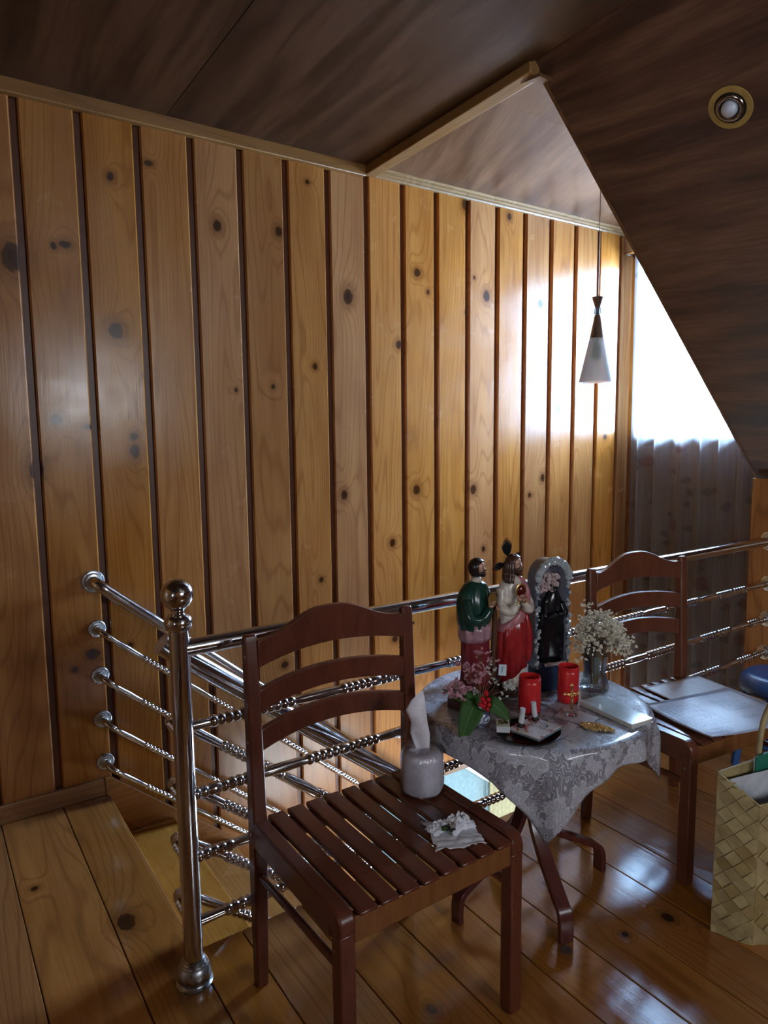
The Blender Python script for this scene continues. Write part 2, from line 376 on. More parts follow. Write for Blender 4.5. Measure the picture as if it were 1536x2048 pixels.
# --- sloping ceiling B, with a round hole for the downlight left to the lamp body standing proud
slope = struct('ceiling_slope')
sB = (1.19-2.80)/(3.655-1.93)
zB = lambda x: 2.80 + (x-1.93)*sB
xend = 3.78
for (ya, yb) in [(-2.6, -0.58), (-0.577, YL)]:
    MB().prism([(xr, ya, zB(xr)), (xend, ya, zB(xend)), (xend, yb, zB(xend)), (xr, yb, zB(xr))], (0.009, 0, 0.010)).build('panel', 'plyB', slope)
MB().prism([(xr+0.05, -2.6, zB(xr+0.05)+0.05), (xend, -2.6, zB(xend)+0.05), (xend, YL-0.03, zB(xend)+0.05), (xr+0.05, YL-0.03, zB(xr+0.05)+0.05)], (0.03, 0, 0.03)).build('roof_deck', 'groove', slope)
# edge bead along the opening
M['plyedge'] = plywood('plywood_edge', R(0), (0.20, 0.10, 0.04), (0.12, 0.055, 0.022), 0.35)
slab('edge_strip', [(1.93, YL-0.002, 2.80-0.004), (3.66, YL-0.002, zB(3.66)-0.004), (3.66, YL-0.002, zB(3.66)+0.016), (1.93, YL-0.002, 2.80+0.016)], (0, 0.012, 0), 'plyedge', slope)
# cheek over the slope on the stair side
MB().prism([(1.93, YL-0.02, 2.81), (3.66, YL-0.02, zB(3.66)+0.01), (XE, YL-0.02, zB(3.66)+0.01), (XE, YL-0.02, 2.81)], (0, 0.018, 0)).build('cheek_panel', 'plyC', slope)

# --- floor: boards along Y, seams where the photo shows them
floor = struct('floor')
seams = [-2.0, -1.79, -1.57, -1.34, -1.12, -0.90, -0.68, -0.46, -0.24, -0.02, 0.19, 0.412, 0.580]
def fboard(xa, xb, ya, yb, z=0.0, mat='floor', par=None, th=0.03):
    g = 0.0014; e = 0.002
    pr = [(xa+g, z-th), (xa+g, z-e), (xa+g+e, z), (xb-g-e, z), (xb-g, z-e), (xb-g, z-th)]
    return MB().prism([(a, ya, b) for a, b in pr], (0, yb-ya, 0)).build('board', mat, par)
for a, b in zip(seams[:-1], seams[1:]):
    fboard(a, b, -2.5, YW if b < 0.57 else YW-0.0, par=floor)
s2 = [0.580, 0.728, 0.93, 1.14, 1.355, 1.53, 1.705, 1.90, 2.090, 2.255, 2.420, 2.62, 2.83, 3.04, 3.25, 3.46, 3.70]
for i, (a, b) in enumerate(zip(s2[:-1], s2[1:])):
    fboard(a, b, -2.5, YL, par=floor)
MB().box((-2.0, -2.5, -0.20), (0.56, YW, -0.031)).build('underlay', 'groove', floor)
MB().box((0.56, -2.5, -0.20), (3.70, YL-0.02, -0.031)).build('underlay', 'groove', floor)
# white painted capping beyond the guard rail
t4 = struct('trim_4')
MB().box((2.30, YL+0.001, -0.03), (2.915, YL+0.10, 0.006)).build('capping', 'white', t4, bevel=0.003)
MB().box((2.40, YL+0.001, -0.09), (2.915, YL+0.085, -0.031)).build('fascia', 'skirt', t4)

# --- stairs
stairs = struct('stairs')
rise, run, xs = 0.19, 0.252, 0.580
for k in range(13):
    z = -rise*(k+1); xa = xs + run*k
    MB().box((xa-0.002, YL-0.01, z-0.030), (xa+run+0.022, YW-0.021, z)).build('tread', 'stairpine', stairs, bevel=0.004)
    MB().box((xa-0.001, YL-0.01, z+0.0), (xa+0.012, YW-0.021, z+rise-0.031)).build('riser', 'skirt', stairs)
MB().box((0.560, YL+0.005, -0.031), (0.592, YW-0.021, -0.0005)).build('nosing', 'floor', stairs, bevel=0.004)
fl2 = struct('floor_lower')
MB().box((0.4, YL-0.05, -2.56), (XE+0.1, YW+0.1, -2.50)).build('tile_bed', 'tile', fl2)
ws = struct('wall_stairwell')
for q in (((0.5, -2.5), (1.54, -0.201)), ((2.46, -2.5), (3.70, -0.201)), ((1.54, -2.5), (2.46, -0.98)), ((1.54, -0.46), (2.46, -0.201))):
    MB().box((q[0][0], YL-0.035, q[0][1]), (q[1][0], YL-0.013, q[1][1])).build('panel', 'white', ws)
MB().box((0.53, YL-0.035, -2.5), (0.555, YW, -0.20)).build('panel', 'white', ws)

# --- window wall with opening
wr = struct('wall_right')
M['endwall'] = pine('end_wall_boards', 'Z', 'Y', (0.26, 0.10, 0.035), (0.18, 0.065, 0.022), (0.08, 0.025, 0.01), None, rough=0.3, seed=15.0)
oy0, oy1, oz0, oz1 = 1.95, 2.862, 1.452, 2.60
MB().box((XE, 1.55, -0.55), (XE+0.10, YW+0.02, oz0)).build('panel', 'endwall', wr)
MB().box((XE, 1.55, oz1), (XE+0.10, YW+0.02, 2.95)).build('panel', 'endwall', wr)
MB().box((XE, oy1, oz0), (XE+0.10, YW+0.02, oz1)).build('panel', 'pine', wr)
MB().box((XE, 1.55, oz0), (XE+0.10, oy0, oz1)).build('panel', 'endwall', wr)
MB().box((XE, 1.7, -2.5), (XE+0.10, YW+0.02, -1.75)).build('panel', 'endwall', wr)
MB().box((XE, 1.7, -1.75), (XE+0.10, 2.0, -0.55)).build('panel', 'endwall', wr)
MB().box((XE, 2.8, -1.75), (XE+0.10, YW+0.02, -0.55)).build('panel', 'endwall', wr)
def glassmat():
    t = NT('window_glass'); tr = t.n('BsdfTransparent'); gl = t.n('BsdfGlossy', None, Roughness=0.02)
    fr = t.n('Fresnel', None, IOR=1.45); mx = t.n('MixShader'); t.set(mx.inputs[0], fr.outputs[0])
    t.set(mx.inputs[1], tr.outputs[0]); t.set(mx.inputs[2], gl.outputs[0]); t.t.links.new(mx.outputs[0], t.out.inputs[0]); return t.m
M['glass'] = glassmat()
def window(name, axis, c, a0, a1, z0, z1, mats='white', th=0.03):
    """frame, mullion, panes in plane axis=c"""
    r = struct(name)
    def bx(u0, u1, v0, v1, d0, d1, nm, mt, **k):
        lo, hi = ((c+d0, u0, v0), (c+d1, u1, v1)) if axis == 'X' else ((u0, c+d0, v0), (u1, c+d1, v1))
        MB().box(lo, hi).build(nm, mt, r, **k)
    f = 0.035; mid = (a0+a1)/2
    bx(a0, a1, z0, z0+f, 0, th, 'sill_rail', mats); bx(a0, a1, z1-f, z1, 0, th, 'head_rail', mats)
    bx(a0, a0+f, z0+f, z1-f, 0, th, 'stile', mats); bx(a1-f, a1, z0+f, z1-f, 0, th, 'stile', mats)
    bx(mid-f/2, mid+f/2, z0+f, z1-f, 0, th, 'mullion', mats)
    bx(a0+f, mid-f/2, z0+f, z1-f, th*.4, th*.5, 'pane', 'glass'); bx(mid+f/2, a1-f, z0+f, z1-f, th*.4, th*.5, 'pane', 'glass')
    return r
window('window_1', 'X', XE+0.005, oy0+0.001, oy1-0.001, oz0+0.001, oz1-0.001)
window('window_2', 'X', XE+0.005, 2.001, 2.799, -1.749, -0.551)

window('added_fill_window', 'Y', YL-0.034, 1.541, 2.459, -0.979, -0.461, 'white', 0.02)  # made-up window, unseen, added to carry the lower-room fill light
# --- rest of the room behind and beside the camera
wb_ = struct('wall_front')
def wall_with_hole(par, axis, c, a0, a1, z0, z1, h, mat, d=0.1):
    (ha0, ha1, hz0, hz1) = h
    for (p, q, r, t) in ((a0, a1, z0, hz0), (a0, a1, hz1, z1), (a0, ha0, hz0, hz1), (ha1, a1, hz0, hz1)):
        lo, hi = ((c, p, r), (c+d, q, t)) if axis == 'X' else ((p, c, r), (q, c+d, t))
        MB().box(lo, hi).build('panel', mat, par)
wall_with_hole(wb_, 'Y', -2.6, -2.1, XE, 0, 2.95, (1.2, 2.3, 1.55, 2.35), 'pine', 0.1)
window('window_3', 'Y', -2.53, 1.201, 2.299, 1.551, 2.349)
wl_ = struct('wall_left')
wall_with_hole(wl_, 'X', -2.1, -2.6, 3.05, 0, 2.95, (-2.2, -0.4, 1.15, 2.25), 'pine', 0.1)
window('window_4', 'X', -2.03, -2.199, -0.401, 1.151, 2.249)
wk = struct('wall_knee')
M['pilaster'] = pine('golden_pilaster_timber', 'Z', 'Y', (0.42, 0.19, 0.05), (0.30, 0.12, 0.03), (0.12, 0.04, 0.012), None, rough=0.2, seed=77.0)
MB().box((3.70, -2.6, 0), (3.75, 1.67, 1.20)).build('panel', 'pilaster', wk)
MB().box((3.56, 1.67, -0.2), (3.99, YL-0.022, 1.16)).build('panel', 'pilaster', wk)
MB().box((3.545, 1.668, 0.0), (3.575, YL-0.002, 1.245)).build('post_casing', 'pilaster', wk, bevel=0.004)
MB().box((3.56, YL-0.021, -0.5), (3.99, YL-0.001, 1.19)).build('panel', 'pilaster', wk)

# ================================================================ RAILINGS
def bar_profile(L, r, start=0.0, per=0.34):
    """(s, radius) samples of a turned steel bar: tapered shaft, bead group, sleeve, bead group"""
    out = [(0, r*0.98)]; s = start; sc = per/0.34
    def put(a, rr):
        if 0 < a < L: out.append((a, rr))
    while s < L:
        for q, rr in ((0.002, .80), (.03, .92), (.065, 1.0), (.10, .92), (.128, .80)): put(s+q*sc, r*rr)
        b = s+0.13*sc
        for g in range(2):
            for i in range(5):
                bb = b+i*0.018*sc
                for q, rr in ((0.0005, .84), (.0035, 1.03), (.009, 1.13), (.0145, 1.03), (.0175, .84)): put(bb+q*sc, r*rr)
            b += 0.090*sc
            if g == 0:
                for q, rr in ((.001, .86), (.004, 1.05), (.026, 1.05), (.029, .86)): put(b+q*sc, r*rr)
                b += 0.030*sc
        s += per
    out.append((L, r*0.98)); return out
def path_at(pts):
    cum = [0]
    for a, b in zip(pts[:-1], pts[1:]): cum.append(cum[-1]+(b-a).length)
    def f(s):
        for i in range(len(pts)-1):
            if s <= cum[i+1] or i == len(pts)-2:
                t = (s-cum[i])/max(1e-9, cum[i+1]-cum[i]); return pts[i].lerp(pts[i+1], min(1, max(0, t)))
    return f, cum
def arc3(p0, d0, d1, rad, n=7):
    """points of a bend from direction d0 into d1, starting at p0"""
    d0 = d0.normalized(); d1 = d1.normalized(); pts = [p0.copy()]; p = p0.copy()
    ang = d0.angle(d1); step = rad*ang/n
    for i in range(n):
        t = (i+0.5)/n; d = d0.slerp(d1, t) if hasattr(d0, 'slerp') else (d0*(1-t)+d1*t).normalized()
        p = p + d*step; pts.append(p.copy())
    return pts
def turned_bar(name, lead, a, b, r, parent, start=0.0, per=0.34, seg=12):
    """lead: plain path points before the straight turned part a->b"""
    a = Vector(a); b = Vector(b); d = b-a; L = d.length; d.normalize(); pts = []; rad = []
    for p in lead: pts.append(Vector(p)); rad.append(r*0.95)
    for s, rr in bar_profile(L, r, start, per): pts.append(a+d*s); rad.append(rr)
    m = MB(); m.tube(pts, rad, seg); return m.build(name, 'chrome', parent, auto=50)
def flange(parent, c, axis, r0, rt):
    ax = Vector(axis).normalized()
    m = MB(); m.lathe([(0.001, 0), (r0, 0), (r0, 0.004), (r0*0.93, 0.006), (r0*0.74, 0.0065), (r0*0.70, 0.010), (rt*1.35, 0.011), (rt*1.25, 0.017), (rt*1.02, 0.019), (rt*0.5, 0.0195)], 28, c, ax)
    q = Vector((0, 0, 1)).rotation_difference(ax)
    f = m.build('flange', 'chromedull', parent, auto=35)
    for k in range(4):
        t = k*math.pi/2+0.6; p = Vector(c) + q @ Vector((math.cos(t)*r0*0.84, math.sin(t)*r0*0.84, 0.006))
        MB().lathe([(r0*0.09, -0.001), (r0*0.09, 0.001), (r0*0.05, 0.002)], 8, p, ax).build('screw', 'screw', f, smooth=False)
    return f

guard = empty('guard_railing', (0.545, YR, 0), 0, 'polished steel guard railing with ball-topped newel post standing on the floor edge behind the chairs', 'railing')
def bl(o, par):   # child meshes are modelled in world space: cancel the parent's transform
    o.matrix_parent_inverse = par.matrix_world.inverted() if par.parent is None else o.matrix_parent_inverse; return o
BUILD0 = MB.build
def build_ws(self, name, mats, parent=None, **k):
    o = BUILD0(self, name, mats, parent, **k)
    if parent is not None and parent.type == 'EMPTY' and parent.parent is None:
        mw = Matrix.Translation(parent.location) @ parent.rotation_euler.to_matrix().to_4x4()
        if not parent.get('_local'): o.matrix_parent_inverse = mw.inverted()
    return o
MB.build = build_ws
def newel(px, py, h, ball=True):
    o = (px, py, 0)
    m = MB(); m.lathe([(0.0262, 0.070), (0.0262, h-0.07), (0.0255, h-0.064)], 24, o); post = m.build('newel_post', 'chrome', guard, auto=40)
    m = MB(); m.lathe([(0.049, 0.0), (0.050, 0.003), (0.044, 0.007), (0.042, 0.010), (0.0455, 0.020), (0.0465, 0.030), (0.045, 0.041), (0.041, 0.050), (0.0375, 0.054), (0.0375, 0.057), (0.034, 0.061), (0.034, 0.064), (0.030, 0.068), (0.030, 0.071), (0.0264, 0.074)], 32, o)
    m.build('base_bulb', 'chromedull', post, auto=35)
    if ball:
        m = MB(); z = h-0.058
        z -= .006; m.lathe([(0.0255, z), (0.032, z+0.004), (0.0365, z+0.014), (0.0375, z+0.023), (0.034, z+0.034), (0.026, z+0.042), (0.018, z+0.047), (0.018, z+0.053), (0.022, z+0.057)], 28, o)
        m.build('collar', 'chrome', post, auto=40)
        m = MB(); m.lathe([(max(0.002, 0.0425*math.sin(math.pi*i/18)), h+0.030-0.0425*math.cos(math.pi*i/18)) for i in range(1, 19)], 28, o)
        m.build('ball_finial', 'chrome', post, smooth=True)
newel(0.545, YR, 1.058)
newel(1.990, YR, 0.935, False)
GZ = [(0.943, 0.932), (0.728, 0.716), (0.537, 0.532), (0.358, 0.358), (0.170, 0.172)]
m = MB(); m.tube([(0.545, YR, GZ[0][0]), (3.53, YR, GZ[0][1])], 0.0235, 20); m.build('top_rail', 'chrome', guard, auto=50)
for i, (za_, zb_) in enumerate(GZ[1:]):
    turned_bar('bar', [], (0.560, YR, za_), (3.53, YR, zb_), 0.0155, guard, start=[-0.10, -0.22, -0.30, -0.08][i], per=.41)
for i, (za_, zb_) in enumerate(GZ):
    flange(guard, (3.5445, YR, zb_), (-1, 0, 0), 0.050 if i == 0 else 0.038, 0.025 if i == 0 else 0.0175)

wrail = empty('wall_handrail', (0.576, YW-0.008, 0.9), 0, 'slim polished steel handrail with four bars fixed by round flanges to the plank wall', 'railing')
WZ = [0.911, 0.713, 0.516, 0.329, 0.144]
for i, z in enumerate(WZ):
    r = 0.0235 if i == 0 else 0.0132
    X0 = 0.577 + [0, .010, .014, .014, .014][i]*0.5
    flange(wrail, (X0, YW-0.0075, z), (0, -1, 0), 0.045 if i == 0 else 0.035, r*1.1)
    p = Vector((X0, YW-0.014, z)); d = Vector((1, 0, -0.84)).normalized()
    lead = [p] + arc3(p + Vector((0, -0.028, 0)), Vector((0, -1, 0)), d, 0.042)
    a = lead[-1]; L = [2.35, 2.2, 2.0, 1.8, 1.6][i]; b = a + d*L
    if i == 0:
        m = MB(); m.tube(lead+[b], r, 18); m.build('handrail', 'chrome', wrail, auto=50)
    else: turned_bar('bar', lead[:-1], a, b, r, wrail, start=[0.02, 0.0, 0.0, 0.0][i-1], per=0.37, seg=9)

srail = empty('stair_railing', (0.55, 1.9, 0), 0, 'thick polished steel stair railing sloping down behind the ball-topped post', 'railing')
SZ = [0.912, 0.701, 0.514, 0.345, 0.171]
dS = Vector((1, 0, -0.79)).normalized()
for i, z in enumerate(SZ):
    if i == 0:
        a = Vector((0.540, 1.90, z+0.008)); m = MB()
        m.tube([a, a + dS*2.6], 0.0305, 22); m.build('handrail', 'chrome', srail, auto=50)
        m = MB(); m.tube([(0.56, YR+0.024, z-0.002), (0.57, 1.880, z-0.012)], 0.012, 12); m.build('connector', 'chrome', srail, auto=50)
    else:
        p = Vector((0.549, YR+0.024, z)); lead = [p, p+Vector((0, 0.012, 0))]
        for k in range(1, 5):      # beaded stub before the bend
            lead += [p+Vector((0, 0.012+0.018*k-0.009, 0)), p+Vector((0, 0.012+0.018*k, 0))]
        bend = arc3(lead[-1]+Vector((0, 0.015, 0)), Vector((0, 1, 0)), dS, 0.045)
        a = bend[-1]; b = a + dS*[2.3, 2.1, 1.9, 1.6][i-1]; d = (b-a)
        pts = []; rad = []
        for q, P_ in enumerate(lead): pts.append(P_); rad.append(0.0158*(1.16 if (q > 1 and q % 2 == 0) else 0.86))
        for P_ in bend[:-1]: pts.append(P_); rad.append(0.0155)
        for s, rr in bar_profile(d.length, 0.0158, [0.0, 0.0, 0.0, 0.0][i-1], 0.41): pts.append(a+d.normalized()*s); rad.append(rr)
        m = MB(); m.tube(pts, rad, 10); m.build('bar', 'chrome', srail, auto=50)
newz = empty('newel_foot', (2.40, 1.9, -1.52), 0) if False else None
m = MB(); m.tube([(2.50, 1.90, -0.19*8-0.005), (2.50, 1.90, -0.55)], 0.022, 18); m.build('newel_post', 'chrome', srail, auto=50)

# ================================================================ CHAIRS
def chair(origin, rz, label, group, cm='chair', cs='chairside', tone='chair'):
    root = empty('slatted_chair', origin, rz, label, 'chair', group); root['_local'] = 1
    hw = 0.250; yb = 0.215; yf = -0.222
    for s in (-1, 1):      # back legs run up into the back posts
        x = s*hw; a, b = 0.019, 0.017
        pts = [(x, yb+0.012, 0), (x, yb+0.006, 0.25), (x, yb, 0.47), (x, yb+0.004, 0.65), (x, yb+0.016, 0.965)]
        m = MB(); n = len(pts); vs = []
        for (px, py, pz), w_, d_ in zip(pts, (0.85, 1.0, 1.05, 1.0, 0.92), (0.9, 1.1, 1.25, 1.05, 0.8)):
            vs += [(px-a*w_, py-b*d_, pz), (px+a*w_, py-b*d_, pz), (px+a*w_, py+b*d_, pz), (px-a*w_, py+b*d_, pz)]
        tp = pts[-1]
        vs += [(tp[0]-a*.9, tp[1]-b*.55, 0.983), (tp[0]+a*.9, tp[1]-b*.55, 0.983), (tp[0]+a*.9, tp[1]+b*.45, 0.983), (tp[0]-a*.9, tp[1]+b*.45, 0.983)]; n += 1
        fs = [(i*4+k, i*4+(k+1) % 4, (i+1)*4+(k+1) % 4, (i+1)*4+k) for i in range(n-1) for k in range(4)] + [(3, 2, 1, 0), tuple((n-1)*4+k for k in range(4))]
        m.add(vs, fs); m.build('back_leg', cm, root, bevel=0.005)
        m = MB(); m.prism([(x-.019, yf-.020, 0), (x+.019, yf-.020, 0), (x+.019, yf+.020, 0), (x-.019, yf+.020, 0)], (0, 0, 0.44)); m.build('front_leg', cm, root, bevel=0.004)
        # side rail with softly rounded nose over the front leg
        prof = [(yb-0.015, 0.415), (yf+0.022, 0.415), (yf+0.022, 0.437), (yf-0.021, 0.437), (yf-0.023, 0.458), (yf-0.018, 0.476), (yf-0.006, 0.487), (yf+0.012, 0.492), (0.0, 0.487), (yb-0.015, 0.487)]
        m = MB(); m.prism([(x-0.020, p_, q_) for p_, q_ in prof], (0.040, 0, 0)); m.build('side_rail', cm, root, bevel=0.006, bseg=3)
        m = MB(); m.tube([(x, yb-0.005, 0.325), (x, yf+0.015, 0.345)], 0.0105, 10); m.build('stretcher', cm, root, auto=40)
        for (yy, zz) in ((yb, 0.93), (yb, 0.70), (yb, 0.445), (yf, 0.40)):
            m = MB(); m.lathe([(0.0045, 0.0), (0.0045, 0.0012), (0.002, 0.0018)], 10, (x+s*0.0192, yy+0.002, zz), (s, 0, 0)); m.build('screw', 'screw', root)
    m = MB(); m.box((-hw+0.019, yf-0.016, 0.412), (hw-0.019, yf+0.006, 0.473)); m.build('front_apron', cs, root, bevel=0.003)
    m = MB(); m.box((-hw+0.019, yb-0.030, 0.412), (hw-0.019, yb-0.012, 0.470)); m.build('rear_apron', cm, root, bevel=0.003)
    # seat slats, front to back, rounded front noses
    n = 8; inner = 2*(hw-0.0215); pw = inner/n; swd = pw-0.0125
    pr = [(yb-0.012, 0.472), (yf-0.020, 0.4735), (yf-0.027, 0.477), (yf-0.028, 0.482), (yf-0.022, 0.487), (-0.12, 0.4885), (0.02, 0.4860), (0.12, 0.4862), (yb-0.006, 0.489), (yb-0.002, 0.485), (yb-0.004, 0.475)]
    m = MB(); m.prism([(-swd/2, a, b) for a, b in pr], (swd, 0, 0)); me = None
    for k in range(n):
        xx = -hw+0.0215+pw*(k+0.5)
        if me is None:
            o = m.build('slat', cm, root, bevel=0.0035); me = o
        else:
            o2 = me.copy(); COL.objects.link(o2); o2.parent = root; o = o2
        o.location = (xx, 0, 0)
    # back rest
    def board(name, zt, zb, bow=0.030, th=0.010, nn=24):
        m = MB(); vs = []
        for i in range(nn+1):
            u = -1+2*i/nn; x = u*(hw-0.017); yy = yb+0.013+bow*(1-u*u)*0.9-0.004
            for (dy, zz) in ((-th, zb(u)), (-th, zt(u)), (th, zt(u)), (th, zb(u))): vs.append((x, yy+dy, zz))
        fs = [(i*4+k, i*4+(k+1) % 4, (i+1)*4+(k+1) % 4, (i+1)*4+k) for i in range(nn) for k in range(4)] + [(3, 2, 1, 0), tuple(nn*4+k for k in range(4))]
        m.add(vs, fs); m.build(name, cm, root, bevel=0.003)
    def crest(u): 
        t = max(0.0, 1-abs(u)/0.92); return 0.966 + 0.055*(0.5-0.5*math.cos(math.pi*min(1, t*1.12)))
    board('crest_rail', crest, lambda u: 0.893+0.024*(1-u*u))
    board('back_slat', lambda u: 0.833+0.024*(1-u*u), lambda u: 0.772+0.024*(1-u*u))
    board('back_slat', lambda u: 0.724+0.026*(1-u*u), lambda u: 0.665+0.026*(1-u*u))
    return root
chair((0.942, 1.408, 0), 0, 'dark reddish brown slatted chair carrying a toilet roll and crumpled tissue, front left', 'slatted wooden chairs')
chair((2.300, 1.415, 0), R(-6), 'reddish brown slatted chair with printed papers on its seat, right of the round table', 'slatted wooden chairs', 'chair2')

# ================================================================ TABLE + CLOTH
TX, TY, TZ = 1.558, 1.475, 0.657
table = empty('round_table', (TX, TY, 0), 0, 'small round table with plum brown bentwood legs under a grey lace cloth', 'table')
m = MB(); m.lathe([(0.02, 0.615), (0.330, 0.615), (0.340, 0.620), (0.342, 0.636), (0.335, 0.644), (0.02, 0.644)], 48, (TX, TY, 0)); m.build('tabletop', 'bent', table, auto=40)
def bez(P, n=8):
    out = []
    P = [Vector(p) for p in P]
    for i in range(len(P)-1):
        p0 = P[max(0, i-1)]; p1 = P[i]; p2 = P[i+1]; p3 = P[min(len(P)-1, i+2)]
        for k in range(n):
            t = k/n; out.append(0.5*((2*p1)+(p2-p0)*t+(2*p0-5*p1+4*p2-p3)*t*t+(3*p1-p0-3*p2+p3)*t*t*t))
    out.append(P[-1]); return out
for (ang, rf) in ((-107, 0.222), (-9, 0.300), (76, 0.215), (172, 0.270)):
    a = R(ang); c, s_ = math.cos(a), math.sin(a)
    prof = [(0.10, 0.612), (0.045, 0.590), (0.026, 0.52), (0.026, 0.36), (0.034, 0.285), (0.085, 0.205), (rf*0.80, 0.118), (rf*0.955, 0.088), (rf, 0.052), (rf, 0.0)]
    pts = bez([(TX+c*r_, TY+s_*r_, z_) for r_, z_ in prof], 5)
    # flat bent strip: thin in the bending plane, broad across it
    m = MB(); side = Vector((-s_, c, 0)); vs = []
    for i, p in enumerate(pts):
        t_ = (pts[min(i+1, len(pts)-1)]-pts[max(i-1, 0)]).normalized(); nn = side.cross(t_).normalized()
        for (u, v) in ((1, 1), (-1, 1), (-1, -1), (1, -1)): vs.append(p+side*0.0225*u+nn*0.0095*v)
    nP = len(pts); fs = [(i*4+k, i*4+(k+1) % 4, (i+1)*4+(k+1) % 4, (i+1)*4+k) for i in range(nP-1) for k in range(4)] + [(3, 2, 1, 0), tuple((nP-1)*4+k for k in range(4))]
    m.add(vs, fs); m.build('leg', 'bent', table, bevel=0.003)

def lacemat():
    t = NT('grey_lace'); g = t.n('TexCoord').outputs['UV']
    wv = t.vm('SCALE', t.vm('SUBTRACT', t.noise(g, 20.0, 2.0, 0.5, 1), (0.5, 0.5, 0.5)), 0.035)
    q = t.vm('ADD', g, wv)
    def flowers(scale, n_, size, off, thr):
        qq = t.vm('ADD', q, (off, off*1.7, 0))
        vo = t.n('TexVoronoi', {'voronoi_dimensions': '2D'}, Scale=scale, Randomness=0.7); t.set(vo.inputs['Vector'], qq)
        d = t.vm('SUBTRACT', qq, vo.outputs['Position']); sp = t.n('SeparateXYZ'); t.set(sp.inputs[0], d)
        r = t.vm('LENGTH', d); r = t.math('MULTIPLY', r, scale); cs = t.n('SeparateColor'); t.set(cs.inputs[0], vo.outputs['Color'])
        a = t.math('ADD', t.math('ARCTAN2', sp.outputs[1], sp.outputs[0]), t.math('MULTIPLY', cs.outputs[1], 6.0))
        lob = t.math('ABSOLUTE', t.math('COSINE', t.math('MULTIPLY', a, n_/2)))
        R_ = t.math('MULTIPLY', t.math('ADD', t.math('MULTIPLY', lob, 0.45), 0.55), size)
        k = t.math('DIVIDE', r, R_)
        inside = t.rng(k, 0.94, 1.0, 1, 0); edge = t.rng(t.math('ABSOLUTE', t.math('SUBTRACT', k, 0.90)), 0.03, 0.10, 1, 0)
        veins = t.rng(t.math('ABSOLUTE', t.math('SINE', t.math('MULTIPLY', a, n_*2.0))), 0.25, 0.75, 0.45, 0.85)
        eye = t.rng(t.math('ABSOLUTE', t.math('SUBTRACT', k, 0.28)), 0.04, 0.09, 1, 0)
        f = t.math('MULTIPLY', inside, t.math('MAXIMUM', t.math('MAXIMUM', edge, eye), t.math('MULTIPLY', veins, 0.8)))
        on = t.math('GREATER_THAN', cs.outputs[0], thr)
        return t.math('MULTIPLY', f, on), t.math('MULTIPLY', inside, on)
    f1, i1 = flowers(9.0, 6.0, 0.46, 0.0, 0.25)
    f2, i2 = flowers(21.0, 5.0, 0.42, 3.1, 0.35)
    # scrolling stems between the flowers
    sn = t.noise(g, 15.0, 1.0, 0.4, dist=1.6)
    band = t.math('PINGPONG', t.math('MULTIPLY', sn, 11.0), 0.5)
    scroll = t.rng(band, 0.30, 0.42, 0, 1)
    mesh_ = t.rng(t.noise(g, 420.0, 1.0), 0.4, 0.6, 0.0, 0.22)
    bg = t.math('ADD', t.math('MULTIPLY', t.math('MAXIMUM', t.math('MULTIPLY', scroll, .75), f2), t.math('SUBTRACT', 1.0, i1)), f1)
    f = t.math('ADD', bg, mesh_, clamp=True)
    c = t.mix(f, (0.150, 0.140, 0.170), (0.52, 0.53, 0.60))
    t.p(Base_Color=c, Roughness=0.5, Coat_Weight=0.6, Coat_Roughness=0.11)
    t.bump(t.math('ADD', t.math('MULTIPLY', f, .6), t.math('MULTIPLY', t.noise(t.obj(), 38.0, 2.0), 2.4)), 0.38, 0.0025)
    return t.m
M['lace'] = lacemat()
